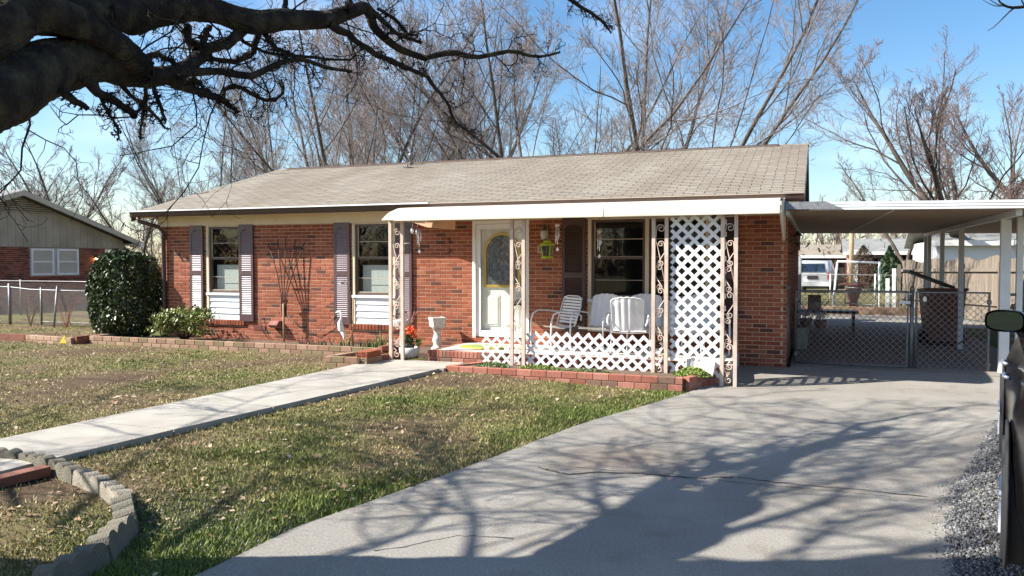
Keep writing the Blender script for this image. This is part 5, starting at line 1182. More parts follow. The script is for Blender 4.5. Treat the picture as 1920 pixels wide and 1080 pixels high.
# white SUV, seen from behind
def suv():
    t = thing('parked_suv', 'white SUV parked beyond the back lawn, rear window dark', 'car', tuple(at(1532, 538, Y=47))[:2]+(0,), math.radians(-6))
    st = [(-2.2, .86, .55, .98, .62, 1.02), (-2.12, .90, .35, 1.02, .70, 1.62), (-1.9, .92, .32, 1.02, .74, 1.70), (.2, .92, .32, 1.02, .72, 1.70), (.75, .92, .32, 1.02, .62, 1.35), (1.2, .92, .32, 1.0, .80, 1.03), (2.1, .88, .35, .90, .75, .92), (2.25, .80, .45, .75, .7, .78)]
    b = MB(); vs = []
    for y, hw, z0, zb, rw, zr in st: vs += [(-hw*.92, y, z0), (-hw, y, (z0+zb)/2), (-hw*.97, y, zb), (-rw, y, zr), (rw, y, zr), (hw*.97, y, zb), (hw, y, (z0+zb)/2), (hw*.92, y, z0)]
    n = 8; fs = [(i*n+k, (i+1)*n+k, (i+1)*n+(k+1) % n, i*n+(k+1) % n) for i in range(len(st)-1) for k in range(n)]; fs += [tuple(range(n)), tuple(reversed(range((len(st)-1)*n, len(st)*n)))]
    b.add(vs, fs, True); b.build('body', M['suvwhite'], t, False)
    b = MB(); b.add([(-.64, -2.235, 1.10), (.64, -2.235, 1.10), (.58, -2.16, 1.54), (-.58, -2.16, 1.54)], [(0, 1, 2, 3)]); b.add([(-.925, -1.7, 1.07), (-.80, -1.7, 1.55), (-.78, .3, 1.55), (-.93, .6, 1.07)], [(0, 1, 2, 3)]); b.build('window', M['glassdark'], t, False)
    b = MB(); b.box(-.84, .84, -2.30, -2.15, .36, .58); b.build('bumper', M['suvwhite'], t, False)
    b = MB(); b.box(-.26, .26, -2.245, -2.225, .72, .90); b.build('number_plate', M['ink'], t, False)
    for s_ in (-1, 1):
        b = MB(); b.box(s_*.80-.07, s_*.80+.07, -2.22, -2.12, .72, 1.05); b.build('tail_light', M['lampred'], t, False)
        for yy in (-1.4, 1.4): b = MB(); b.lathe([(0, -.1), (.30, -.1), (.33, 0), (.30, .1), (0, .1)], n=16); o = b.build('wheel', M['rubber'], t, False); o.rotation_euler = (0, PI/2, 0); o.location = (s_*.82, yy, .33)
        b = MB(); b.lathe([(0, -.06), (.09, -.05), (.12, .02), (.0, .08)], (s_*1.02, .55, 1.1), 8); b.build('wing_mirror', M['black'], t, False)
suv()
# distant open garage, sheds, poles
def gable_house(label, x, y, w_, d, h, rh, wallm, roofm, rz=0, name='house', cat='house', opening=True, axis='x'):
    t = thing(name, label, cat, (x, y, 0), rz)
    b = MB(); b.box(-w_/2, -w_/2+.25, -d/2, d/2, 0, h); b.box(w_/2-.25, w_/2, -d/2, d/2, 0, h); b.box(-w_/2+.25, w_/2-.25, d/2-.2, d/2, 0, h)
    if opening: b.box(-w_/2+.25, -w_/2+1.1, -d/2, -d/2+.2, 0, h); b.box(-w_/2+1.1, w_/2-.25, -d/2, -d/2+.2, h-.3, h)
    else: b.box(-w_/2+.25, w_/2-.25, -d/2, -d/2+.2, 0, h)
    b.build('wall', wallm, t, False)
    b = MB(); o = .35; b.prism([(-w_/2-o, -d/2-o, h-.05), (-w_/2-o, 0, h+rh), (-w_/2-o, d/2+o, h-.05), (-w_/2-o, d/2+o, h-.2), (-w_/2-o, 0, h+rh-.15), (-w_/2-o, -d/2-o, h-.2)], (w_+2*o, 0, 0)); b.build('roof', roofm, t, False)
    b = MB(); b.box(-w_/2-o, w_/2+o, -d/2-o-.03, -d/2-o, h-.22, h-.02); b.build('fascia', M['white'], t, False)
    return t
q = at(1648, 515, Y=55); t = gable_house('open brick garage with pale grey roof beyond the back lawn', q.x+.5, 60, 4.4, 5, 2.3, .9, M['brick_far'], M['shingle_grey'])
b = MB(); b.box(-2.25, -1.6, -2.56, -2.51, 0, 2.4); b.build('white_pier', M['white'], t, False)
q = at(1570, 510, Y=62); gable_house('dark low shed far behind the SUV', q.x, 64, 5, 4, 2.1, .8, M['darkroom'], M['shingle'], name='shed', cat='shed', opening=False)
q = at(1492, 500, Y=52); gable_house('far red roofed house glimpsed beside the house corner', q.x-4.7, 54, 9, 7, 2.6, 1.6, M['cream'], M['redclay'], opening=False)
q = at(1596, 510, Y=44); b = MB(); b.tube([(q.x, 44, 0), (q.x, 44, 4.1)], .11, 8); single('utility_pole', b, M['wood_raw'], (q.x, 44, 0), 'pale wooden pole standing beyond the back lawn', 'pole')
q = at(1900, 480, Y=36); gable_house('light grey roofed house behind the wooden fence on the right', q.x+1.6, 38, 9, 8, 2.45, 1.7, M['bluewhite'], M['shingle_grey'], opening=False)
q = at(1765, 480, Y=40); gable_house('low grey roofed outbuilding behind the wooden fence', q.x+3.3, 45, 6, 5, 1.95, .8, M['bluewhite'], M['shingle_grey'], name='outbuilding', cat='outbuilding', opening=False)
# wooden board fence (rear side with posts and rails towards us)
A_ = Vector((2.65, 29.5, 0)); B_ = Vector((6.2, 18.6, 0))
fence = thing('board_fence', 'weathered wooden board fence along the right side of the back yard', 'fence', (A_+B_)/2)
d = (B_-A_); Lf = d.length; d.normalize(); rz = math.atan2(d.y, d.x); nrm = Vector((-d.y, d.x, 0))
if nrm.x > 0: nrm = -nrm
items = []; n = int(Lf/.15)
for k in range(n):
    p = A_+d*(k+.5)*.15-nrm*.04; h = 1.62+.22*k/n+.05*math.sin(k*.55)+random.uniform(-.012, .012)
    items.append(((p.x, p.y, h/2+.03), (.142, .018, h), rz+random.uniform(-.02, .02)))
pieces('board', items, M['wood_grey'], fence)
for k in range(int(Lf/2.0)+1):
    p = A_+d*min(k*2.0, Lf-.05)+nrm*.06; b = MB(); b.box(p.x-.05, p.x+.05, p.y-.05, p.y+.05, 0, 1.55+.2*k*2/Lf); b.build('fence_post', M['wood_grey'], fence)
for z in (.45, 1.35): b = MB(); b.bar(A_+nrm*.012+Vector((0, 0, z)), B_+nrm*.012+Vector((0, 0, z+.15)), .04, .09); b.build('rail', M['wood_grey'], fence)
# ---------------------------------------------------------------- NEIGHBOUR HOUSE (gable end faces our lawn)
NX, NY0, NY1 = -26.8, 15.7, 25.25; NR = 20.5
nh = thing('neighbour_house', 'brick and tan siding house with white windows on the left', 'house', (NX-4, 20.5, 0))
nops = [(21.05, 23.15, 1.10, 2.14), (24.35, 25.08, .2, 2.14)]
mb = MB(); wall_cells(mb, NY0, NY1, 0, 2.2, nops, NX-.2, NX-.011, axis='y'); mb.box(NX-9, NX-.2, NY1-.2, NY1, 0, 2.5); mb.box(NX-9, NX-.2, NY0, NY0+.2, 0, 2.5)
nw = mb.build('gable_wall', M['mortar_far'], nh)
nb = wall_bricks(NY0, NY1, .0, 2.18, nops, NX, axis='y')
pieces('brick', nb, M['brick_far'], nw, visible=lambda it: 1.5 if it[0][1] > 18 and it[0][2] > .7 else .3)
def nrz(y): return 4.14-.325*abs(y-NR)
sid = []; y = NY0-.0; k = 0
while y < NY1-.02:
    y2 = min(y+.30, NY1); b = MB(); x0 = NX+.02
    pts = [(x0, y+.006, 2.18), (x0, y2-.006, 2.18), (x0, y2-.006, nrz(y2)-.12)]+([(x0, NR, nrz(NR)-.12)] if y < NR < y2 else [])+[(x0, y+.006, nrz(y)-.12)]
    b.prism(pts, (-.03, 0, 0)); b.build('siding_panel', M['siding'], nw); y = y2
b = MB(); b.prism([(NX-.012, NY0, 2.15), (NX-.012, NY1, 2.15), (NX-.012, NY1, nrz(NY1)-.15), (NX-.012, NR, nrz(NR)-.15), (NX-.012, NY0, nrz(NY0)-.15)], (-.05, 0, 0)); b.build('siding_backing', M['inner'], nw)
vent = MB(); vent.prism([(NX+.03, NR-1.75, 3.42), (NX+.03, NR+1.75, 3.42), (NX+.03, NR, 3.98)], (-.004, 0, 0)); vo = vent.build('gable_vent', M['darkroom'], nh)
for k in range(7): z = 3.45+k*.075; hw = (3.98-z)/.56*1.75; b = MB(); b.bar((NX+.05, NR-hw, z), (NX+.05, NR+hw, z), .03, .045); b.build('louvre', M['siding'], vo)
b = MB(); o = .45
b.prism([(NX+o, NY0-.7, nrz(NY0-.7)+.05), (NX+o, NR, 4.19), (NX+o, NY1+.6, nrz(NY1+.6)+.05), (NX+o, NY1+.6, nrz(NY1+.6)-.02), (NX+o, NR, 4.10), (NX+o, NY0-.7, nrz(NY0-.7)-.02)], (-11, 0, 0)); ro = b.build('roof', M['shingle_grey'], nh)
for (ya, yb) in ((NR, NY1+.62), (NY0-.7, NR)):
    b = MB(); b.prism([(NX+o+.03, ya, nrz(ya)+.04), (NX+o+.03, yb, nrz(yb)+.04), (NX+o+.03, yb, nrz(yb)-.15), (NX+o+.03, ya, nrz(ya)-.15)], (-.03, 0, 0)); b.build('rake_board', M['trim_tan'], ro)
b = MB(); b.box(NX-9, NX+.40, NY1+.02, NY1+.6, nrz(NY1+.6)-.10, nrz(NY1+.6)-.03); b.build('soffit', M['trim_tan'], ro)
b = MB(); b.box(NX-.1, NX+.5, NY1+.45, NY1+.62, nrz(NY1+.6)-.16, nrz(NY1+.6)-.0); b.build('gutter_end', M['bluewhite'], ro)
for ya, yb in ((21.10, 22.03), (22.17, 23.10)):
    b = MB(); x = NX+.005; t_ = .07
    b.box(x-.08, x+.015, ya, ya+t_, 1.14, 2.12); b.box(x-.08, x+.015, yb-t_, yb, 1.14, 2.12); b.box(x-.08, x+.015, ya+t_, yb-t_, 2.05, 2.12); b.box(x-.08, x+.015, ya+t_, yb-t_, 1.14, 1.21); b.box(x-.06, x+.01, ya+t_, yb-t_, 1.61, 1.66)
    wo = b.build('window', M['bluewhite'], nh); b = MB(); b.add([(x-.03, ya+t_, 1.21), (x-.03, yb-t_, 1.21), (x-.03, yb-t_, 2.05), (x-.03, ya+t_, 2.05)], [(0, 1, 2, 3)]); b.build('pane', M['glass'], wo)
b = MB(); b.box(NX-.08, NX-.02, 21.05, 23.15, 1.10, 2.14); b.build('window_mullion', M['trim_tan'], nh); b = MB(); b.box(NX-.6, NX-.5, 20.6, 23.6, .9, 2.18); b.build('dark_interior', M['darkroom'], nh)
b = MB(); b.box(NX-.05, NX+.05, 21.0, 23.2, 1.04, 1.10); b.build('window_sill', M['brick_far'], nh)
b = MB(); b.box(NX-.1, NX+.01, 24.35, 24.42, .2, 2.14); b.box(NX-.1, NX+.01, 25.01, 25.08, .2, 2.14); b.box(NX-.1, NX+.01, 24.42, 25.01, 2.07, 2.14); do = b.build('side_door', M['white'], nh); b = MB(); b.box(NX-.08, NX-.03, 24.42, 25.01, .2, 2.07); b.build('door_leaf', M['cream'], do)
t = thing('porch_light', 'lit amber porch light beside the neighbour side door', 'lamp', (NX+.10, 23.85, 1.78)); b = MB(); b.lathe([(.05, -.02), (.075, .05), (.10, .06), (.02, .13), (0, .13)], n=8); b.tube([(-.10, 0, .05), (0, 0, .05)], .02, 6); b.build('shade', M['bronze'], t, False); b = MB(); b.lathe([(0, -.06), (.045, -.04), (.055, 0), (.03, .04), (0, .045)], n=12); b.build('bulb', M['bulb'], t, False)
# ---------------------------------------------------------------- SCALLOPED EDGING round the tree bed
ep = [(-40, 868), (5, 868), (52, 872), (92, 884), (122, 896), (160, 912), (200, 930), (236, 958), (254, 990), (222, 1028), (178, 1070), (120, 1105), (60, 1130)]
pts = [G(*p) for p in ep]; pts[0] = pts[1]+(pts[1]-pts[2])
sm_ = []; 
for i in range(len(pts)-1):
    for k in range(12): sm_.append(pts[i].lerp(pts[i+1], k/12))
acc = [0]
for i in range(1, len(sm_)): acc.append(acc[-1]+(sm_[i]-sm_[i-1]).length)
def curve_at(s_):
    i = int(np.searchsorted(acc, s_)); i = min(max(i, 1), len(sm_)-1); f = (s_-acc[i-1])/max(1e-6, acc[i]-acc[i-1]); return sm_[i-1].lerp(sm_[i], f)
NSC = 3; seg = .46; s_ = 0; k = 0
def scallop_mesh():
    b = MB(); w_ = .44; n = 22; T_ = .085; f = []; 
    top = []
    for i in range(n+1):
        u = i/n; x = -w_/2+w_*u; ph = (u*NSC) % 1.0 if i < n else 1.0; z = .075+.055*math.sqrt(max(0, 1-(2*ph-1)**2)); top.append((x, z))
    vs = [(x, -T_/2-.006*math.sin(PI*((i/n*NSC) % 1)), z) for i, (x, z) in enumerate(top)]+[(x, T_/2, z) for x, z in top]+[(x, -T_/2, -.06) for x, z in top]+[(x, T_/2, -.06) for x, z in top]
    m_ = n+1
    for i in range(n): f += [(2*m_+i, 2*m_+i+1, i+1, i), (i, i+1, m_+i+1, m_+i), (m_+i, m_+i+1, 3*m_+i+1, 3*m_+i)]
    f += [(2*m_, 0, m_, 3*m_), (2*m_+n, 3*m_+n, m_+n, n)]
    b.add(vs, f); return b.mesh('edging_block')
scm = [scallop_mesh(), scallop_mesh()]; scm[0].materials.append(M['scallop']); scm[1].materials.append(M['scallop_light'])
total = acc[-1]; desc = ['far end, beside the walkway', 'second from the walkway end', 'third from the walkway end', 'first pale', 'second pale, at the bend', 'third pale', 'largest near', 'near, leaning', 'nearest', 'last near the frame edge', 'hidden end', 'end', 'tail']
while s_+seg < total:
    a, b_ = curve_at(s_), curve_at(s_+seg); c = (a+b_)/2; d = b_-a; lit = 1 if 1.25 < s_ < 2.3 else 0  # one concrete in two tones, sun and shade put into the colour
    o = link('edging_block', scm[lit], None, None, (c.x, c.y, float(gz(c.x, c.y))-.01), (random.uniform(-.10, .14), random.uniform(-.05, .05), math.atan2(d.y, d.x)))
    if s_ > 2.2: o.scale = (1.0, 1.35, 1.15); o.rotation_euler.x = random.uniform(.1, .3)
    tag(o, 'scalloped grey concrete edging block, %s in the curve' % desc[min(k, 12)], 'edging block', 'scalloped edging blocks round the tree bed'); s_ += seg; k += 1
a, b_ = G(-60, 925), G(88, 893); mb = MB(); mb.bar((a.x, a.y, .03), (b_.x, b_.y, .05), .12, .07); single('bed_timber', mb, M['drycap'], (a.x, a.y, 0), 'old red brown timber lying inside the scalloped edging', 'timber')
# ---------------------------------------------------------------- CAR at the right edge
def car():
    hd = math.radians(-10.4); ax = (.193, .981)
    root = (2.085, 5.91, float(gz(2.0, 6.0))+.0); t = thing('parked_car', 'black car at the right edge, only its left side and mirror visible', 'car', root, hd)
    ys_ = np.linspace(-2.3, 2.35, 60)
    b = MB(); vs = []; rows = 13
    def prof(y):
        e = abs(y)/2.35; hw = .895*(1-.10*max(0, e-.55)**1.5*4); 
        zb = .98-.07*max(0, y-.9)/1.4
        rw = np.interp(y, [-2.3, -1.75, -1.1, .3, 1.0, 2.35], [.70, .70, .60, .60, .66, .62]); zr = np.interp(y, [-2.3, -1.85, -1.2, -.2, .35, 1.05, 2.35], [.95, 1.02, 1.38, 1.45, 1.42, .98, .80])
        z0 = .20
        return hw, zb, rw, max(zr, zb+.01), z0
    for y in ys_:
        hw, zb, rw, zr, z0 = prof(y); fl = .035*math.exp(-((abs(y)-1.35)/.42)**2)
        zz = [z0, .38, .58, .78, zb]; hx = [hw*.965+fl*.5, hw+fl, hw+fl, hw*.985+fl*.6, hw*.93]
        L_ = [(-x, y, z) for x, z in zip(hx, zz)]+[(-rw-(hw*.93-rw)*.35, y, zb+(zr-zb)*.45), (-rw, y, zr-.03)]
        R_ = [(-x, y_, z) for x, y_, z in reversed(L_)]
        vs += L_+R_
    n = 14; fs = [(i*n+k, (i+1)*n+k, (i+1)*n+k+1, i*n+k+1) for i in range(len(ys_)-1) for k in range(n-1)]; fs += [tuple(range(n)), tuple(reversed(range((len(ys_)-1)*n, len(ys_)*n)))]
    b.add(vs, [tuple(reversed(f)) for f in fs], True); b.build('body', M['carblack'], t, False)
    for sx in (-1, 1):
        for ya, yb in ((-1.15, -.35), (-.28, .62)):
            b = MB(); hw, zb, rw, zr, z0 = prof((ya+yb)/2); b.add([(sx*(hw*.935+.004), ya, zb+.03), (sx*(hw*.935+.004), yb, zb+.03), (sx*(rw+.02), yb-.12*(yb > 0), zr-.05), (sx*(rw+.02), ya+.1*(ya < -1), zr-.05)], [(0, 1, 2, 3)]); b.build('side_window', M['glassdark'], t, False)
    b = MB(); b.box(-.84, .84, -1.9, 1.9, .22, .30); b.build('underbody', M['rubber'], t, False)
    for sx in (-1, 1):
        for yy in (-1.35, 1.35):
            b = MB(); b.lathe([(0, 0), (.375, 0), (.385, -.012), (.36, -.02)], n=32); o = b.build('wheel_arch', M['rubber'], t, False); o.rotation_euler = (0, sx*PI/2, 0); o.location = (sx*.931, yy, .35)
            w_ = thing('wheel', None, None, (0, 0, 0)); w_.parent = t; w_.location = (sx*.845, yy, .33); w_.rotation_euler = (0, 0, 0 if sx < 0 else PI)
            b = MB(); b.lathe([(.21, -.10), (.31, -.10), (.33, -.07), (.33, .07), (.31, .10), (.21, .10)], n=28); o = b.build('tyre', M['rubber'], w_, False); o.rotation_euler = (0, PI/2, 0)
            b = MB(); b.lathe([(.21, -.10), (.20, -.06), (.05, -.05), (.04, -.085), (0, -.085)], n=28); o = b.build('rim', M['alloy'], w_, False); o.rotation_euler = (0, PI/2, 0)
            b = MB()
            for k in range(5): a = 2*PI*k/5+.3; b.bar((-.085, .04*math.cos(a), .04*math.sin(a)), (-.088, .20*math.cos(a), .20*math.sin(a)), .045, .02)
            b.build('spokes', M['alloy'], w_, False)
    M0 = (-.93, .42, 1.13); b = MB(); rr_ = []
    def sq(a, w_, h_): c_, s_ = math.cos(a), math.sin(a); return (w_*math.copysign(abs(c_)**.55, c_), h_*math.copysign(abs(s_)**.6, s_)*(1-.12*(c_ < 0)*abs(c_)))
    for (yy, k_) in ((0, 1.0), (.03, 1.03), (.07, .98), (.11, .75), (.135, .3)):
        rr_ += [(x, yy, z) for x, z in [sq(2*PI*q/24, .125*k_, .078*k_) for q in range(24)]]
    b.add(rr_, [(i*24+q, i*24+(q+1) % 24, (i+1)*24+(q+1) % 24, (i+1)*24+q) for i in range(4) for q in range(24)], True); o = b.build('mirror', M['carblack'], t, False); o.location = M0; o.rotation_euler = (0, 0, math.radians(-14))
    g = MB(); g.add([(x, .004, z) for x, z in [sq(2*PI*q/24, .112, .066) for q in range(24)]], [tuple(range(24))]); o2 = g.build('mirror_glass', newglass, t, False); o2.rotation_euler = (0, 0, math.radians(-14)); o2.location = M0
    b = MB(); b.bar((M0[0]+.10, M0[1]+.07, M0[2]-.04), (-.80, M0[1]+.10, 1.03), .06, .07); b.build('mirror_arm', M['carblack'], t, False)
    for yy in (-.55, .35-.9+.75): b = MB(); b.tube([(-.905, yy-.09, .86), (-.935, yy-.07, .865), (-.935, yy+.07, .865), (-.905, yy+.09, .86)], .012, 6); b.build('door_handle', M['alloy'], t, False)
newglass = mat('mirror_silver', (.07, .105, .12), .02, .02, 3, metal=1.0)
car()
# ---------------------------------------------------------------- TREES
def nrmz(v): return v/np.maximum(np.linalg.norm(v, axis=-1, keepdims=True), 1e-9)
def tubes(P, R, S):
    """P (N,K,3) R (N,K) -> verts, quads, S-sided"""
    N, K, _ = P.shape; T = np.empty_like(P); T[:, 1:-1] = P[:, 2:]-P[:, :-2]; T[:, 0] = P[:, 1]-P[:, 0]; T[:, -1] = P[:, -1]-P[:, -2]; T = nrmz(T)
    ref = np.where(np.abs(T[:, :1, 2:3]) < .9, np.array([0, 0, 1.]), np.array([1., 0, 0])); ref = np.repeat(ref, K, 1)
    U = nrmz(np.cross(T, ref)); W = np.cross(T, U)
    a = np.arange(S)*2*PI/S
    V = P[:, :, None]+(U[:, :, None]*np.cos(a)[None, None, :, None]+W[:, :, None]*np.sin(a)[None, None, :, None])*R[:, :, None, None]
    V = V.reshape(-1, 3); base = (np.arange(N)*K*S)[:, None, None]+(np.arange(K-1)*S)[None, :, None]; k = np.arange(S); k2 = (k+1) % S
    F = np.stack([base+k, base+k2, base+S+k2, base+S+k], -1).reshape(-1, 4); return V, F
def grow(P, R, n, lrat, ang, K, rrat, rng, up=.15, wob=.12, t0=.2, t1=1.0, lenpow=.6, minr=.003, lens=None, curl=0.0):
    """n children on every parent polyline"""
    N, Kp, _ = P.shape; seg = np.linalg.norm(P[:, 1:]-P[:, :-1], axis=-1).sum(1); pi = np.repeat(np.arange(N), n); M_ = len(pi)
    t = t0+(t1-t0)*((np.tile(np.arange(n), N)+rng.uniform(.1, .9, M_))/n); f = t*(Kp-1); i = np.minimum(f.astype(int), Kp-2); g = (f-i)[:, None]
    o = P[pi, i]*(1-g)+P[pi, i+1]*g; r0 = R[pi, i]*(1-g[:, 0])+R[pi, i+1]*g[:, 0]
    T = nrmz(P[pi, i+1]-P[pi, i]); rv = rng.normal(size=(M_, 3)); q = nrmz(rv-(rv*T).sum(1, keepdims=True)*T)
    a = rng.normal(ang, ang*.25, M_)[:, None]; d = nrmz(T*np.cos(a)+q*np.sin(a))
    L = seg[pi]*lrat*(1.15-t)**lenpow*rng.uniform(.6, 1.25, M_)
    C = np.empty((M_, K+1, 3)); C[:, 0] = o; w_ = rng.normal(size=(M_, 3))*curl
    for k in range(K):
        d = nrmz(d+rng.normal(size=(M_, 3))*wob+np.array([0, 0, up])+np.cross(w_, d)); C[:, k+1] = C[:, k]+d*(L/K)[:, None]
    rr = np.maximum(r0*rrat, minr)[:, None]*np.linspace(1, .35, K+1)[None]**1.0; return C, np.maximum(rr, minr*.6)
def cat_(parts):
    V = []; F = []; o = 0
    for v, f in parts: V.append(v); F.append(f+o); o += len(v)
    return np.concatenate(V), np.concatenate(F)
def resample(pts, rs, K):
    pts = np.array([tuple(p) for p in pts]); rs = np.array(rs); n = len(pts)
    # catmull-rom then uniform
    def cr(A, t):
        i = np.minimum(t.astype(int), n-2); f = (t-i); Ae = np.concatenate([[2*A[0]-A[1]], A, [2*A[-1]-A[-2]]]); p0, p1, p2, p3 = Ae[i], Ae[i+1], Ae[i+2], Ae[i+3]
        if A.ndim > 1: f = f[:, None]
        return .5*((2*p1)+(-p0+p2)*f+(2*p0-5*p1+4*p2-p3)*f*f+(-p0+3*p1-3*p2+p3)*f**3)
    t = np.linspace(0, n-1, K); return cr(pts, t), np.maximum(np.interp(t, np.arange(n), rs), .004)
def bare_tree(seed, height, spread, ntr=1, fan=.35, trunk_r=.22, twig_r=.008, n1=9, n2=8, n3=7, n4=5, up=.12, lowtrunk=.12, tn=None):
    """returns trunk mesh (trunk + main limbs) and crown mesh, at the origin"""
    rng = np.random.default_rng(seed); K0 = 9; Pm = []; Rm = []
    tv = []
    if ntr > 1 or lowtrunk > 0:
        P = np.array([[0, 0, -.2], [0, 0, height*lowtrunk*.5], [0, 0, height*lowtrunk]]); R = np.array([trunk_r*1.35, trunk_r*1.05, trunk_r]); p, r = resample(P, R, 5); tv.append(tubes(p[None], r[None], 9))
    for k in range(ntr):
        a = 2*PI*(k+rng.uniform(-.25, .25))/ntr+.5; inc = fan*rng.uniform(.45, 1.15) if ntr > 1 else .05; H_ = height*rng.uniform(.82, 1.05)*(1-lowtrunk)
        d = np.array([math.cos(a)*math.sin(inc), math.sin(a)*math.sin(inc), math.cos(inc)]); p = np.array([0, 0, height*lowtrunk-.05]); pts = [p]
        for j in range(K0): d = d+rng.normal(size=3)*.07+np.array([0, 0, .03]); d /= np.linalg.norm(d); p = p+d*H_/K0; pts.append(p)
        Pm.append(pts); Rm.append(trunk_r*(.62 if ntr > 1 else .95)*np.linspace(1, .10, K0+1)**.9)
    Pm = np.array(Pm); Rm = np.array(Rm); tv.append(tubes(Pm, Rm, 7))
    P1, R1 = grow(Pm, Rm, n1, spread, .62, 8, .40, rng, up=up, wob=.12, t0=.10, t1=.97, minr=.011)
    tv.append(tubes(P1, R1, 5))
    P2, R2 = grow(P1, R1, n2, .50, .60, 6, .5, rng, up=up*.8, wob=.16, t0=.12, minr=twig_r*1.3)
    P3, R3 = grow(P2, R2, n3, .52, .62, 4, .6, rng, up=up*.8, wob=.18, t0=.12, minr=twig_r)
    cv = [tubes(P2, R2, 4), tubes(P3, R3, 3)]
    if n4: P4, R4 = grow(P3, R3, n4, .55, .6, 3, .8, rng, up=up*.7, wob=.2, t0=.15, minr=twig_r*.8); cv.append(tubes(P4, R4, 3))
    tV, tF = cat_(tv); cV, cF = cat_(cv)
    return mesh_np('trunk', tV, tF, True), mesh_np('crown', cV, cF, False)
kinds = {}
kinds['fan'] = bare_tree(3, 13.5, .46, 6, .80, .155, .0068, 9, 9, 8, 5, up=.10, lowtrunk=.07)
kinds['fan2'] = bare_tree(8, 13.0, .48, 5, .75, .15, .0068, 9, 9, 8, 5, up=.11, lowtrunk=.10)
kinds['round'] = bare_tree(21, 9.2, .66, 4, 1.05, .24, .0070, 8, 9, 8, 5, up=.10, lowtrunk=.20)
kinds['far'] = bare_tree(5, 12.0, .5, 3, .5, .24, .013, 9, 8, 6, 3, up=.10, lowtrunk=.15)
for k in kinds: kinds[k][0].materials.append(M['bark_bg']); kinds[k][1].materials.append(M['twig_red' if k == 'round' else 'twig_bg'])
def tree(kind, label, x, y, s_, rz, name='bare_tree', group='bare trees behind the house'):
    t = thing(name, label, 'tree', (x, y, 0), rz, group); tm, cm = kinds[kind]
    for nm, me in (('trunk', tm), ('crown', cm)): o = link(nm, me, None, t); o.scale = (s_, s_, s_)
def bgtree(kind, label, px, D, s_, rz, group='bare trees behind the house'):
    q = at(px, 490, D=D); tree(kind, label, q.x, q.y, s_, rz, group=group)
bgtree('fan2', 'many-stemmed bare tree behind the left part of the roof', 645, 29, .98, .4)
bgtree('fan', 'bare tree spreading low over the left end of the roof', 700, 34, .95, 2.0)
bgtree('fan2', 'slender bare tree just left of the middle ridge tree', 880, 38, 1.15, 5.0)
bgtree('fan', 'low bare tree behind the left roof slope, between two larger ones', 560, 40, .95, 2.6)
bgtree('fan', 'tall bare tree behind the middle of the roof ridge', 975, 29, 1.02, 3.3)
bgtree('fan', 'tallest fan-shaped bare tree behind the right part of the roof', 1235, 27, 1.08, 1.1)
bgtree('round', 'round reddish bare tree rising behind the carport roof', 1800, 31, 1.12, .9)
bgtree('round', 'reddish bare tree at the right frame edge behind the carport', 1990, 34, 1.2, 3.9)
bgtree('far', 'bare tree with vine-covered trunk beyond the carport', 1700, 46, .75, 2.2)
bgtree('far', 'bare tree far behind the neighbouring house gable', 110, 52, .92, .3)
bgtree('fan2', 'second bare tree far behind the neighbouring house', 15, 50, .78, 1.9)
bgtree('far', 'small bare tree in the gap between the two houses', 262, 44, .62, 3.0)
bgtree('fan', 'bare tree behind the left gable end of the brick house', 400, 42, .82, 5.4)
bgtree('far', 'bare tree behind the left slope of the roof, further off', 520, 55, 1.0, 4.0)
# far woods: one mass of twigs round the horizon, and the opposite side of the street behind the camera
rng = np.random.default_rng(77); n = 620
th = rng.uniform(-PI, PI, n); rad = rng.uniform(62, 120, n); front = (np.abs(th) < .9)
x = rad*(np.sin(th)*_c-np.cos(th)*_s); y = rad*(np.cos(th)*_c+np.sin(th)*_s); H_ = rng.uniform(6, 10.5, n)*np.where(np.abs(th-.38) < .16, .85, 1)
P = np.stack([np.stack([x, y, np.full(n, -.5)], -1)+np.array([0, 0, 1])*(H_*k/5)[:, None]+rng.normal(size=(n, 3))*.25*(k > 0) for k in range(6)], 1); R = .16*np.linspace(1, .15, 6)[None]*np.ones((n, 1))
P1, R1 = grow(P, R, 9, .5, .8, 5, .5, rng, up=.12, t0=.12, minr=.025); P2, R2 = grow(P1, R1, 7, .5, .7, 4, .6, rng, up=.1, minr=.02); P3, R3 = grow(P2, R2, 5, .55, .7, 3, .8, rng, up=.06, minr=.018)
V, F = cat_([tubes(P, R, 5), tubes(P1, R1, 3), tubes(P2, R2, 3), tubes(P3, R3, 3)])
tag(link('far_woods', mesh_np('far_woods', V, F), M['twig_red']), 'brown leafless woods in the far distance all round', 'woods', kind='stuff')
# undergrowth at the foot of the woods
n = 230000; th = rng.uniform(-PI, PI, n); rad = rng.uniform(58, 100, n); x = rad*(np.sin(th)*_c-np.cos(th)*_s); y = rad*(np.cos(th)*_c+np.sin(th)*_s)
V, Fc, tn = leaves_np(x, y, rng.exponential(1.1, n).clip(0, 4.5), rng.uniform(.03, .10, n), 1.0, elong=5.0)
tag(link('undergrowth', mesh_np('undergrowth', V, Fc), M['brush']), 'brown brush and undergrowth below the far woods', 'brush', kind='stuff')
def cone_pts(n, r, h):
    z = RNG.uniform(0.02, 1, n)**1.2; a = RNG.uniform(0, 2*PI, n); rr = r*(1-z)**.8*RNG.uniform(.5, 1.05, n)*(1+.2*np.sin(a*3+z*9)); return np.stack([rr*np.cos(a), rr*np.sin(a), z*h], -1)
q = at(1668, 515, D=44); shrub('evergreen_bush', 'green evergreen bush in front of the distant garage', (q.x, q.y, 0), lambda n: cone_pts(n, 1.0, 2.4), 2600, .12, 'pine', h=2, rr=.3, stems=3)
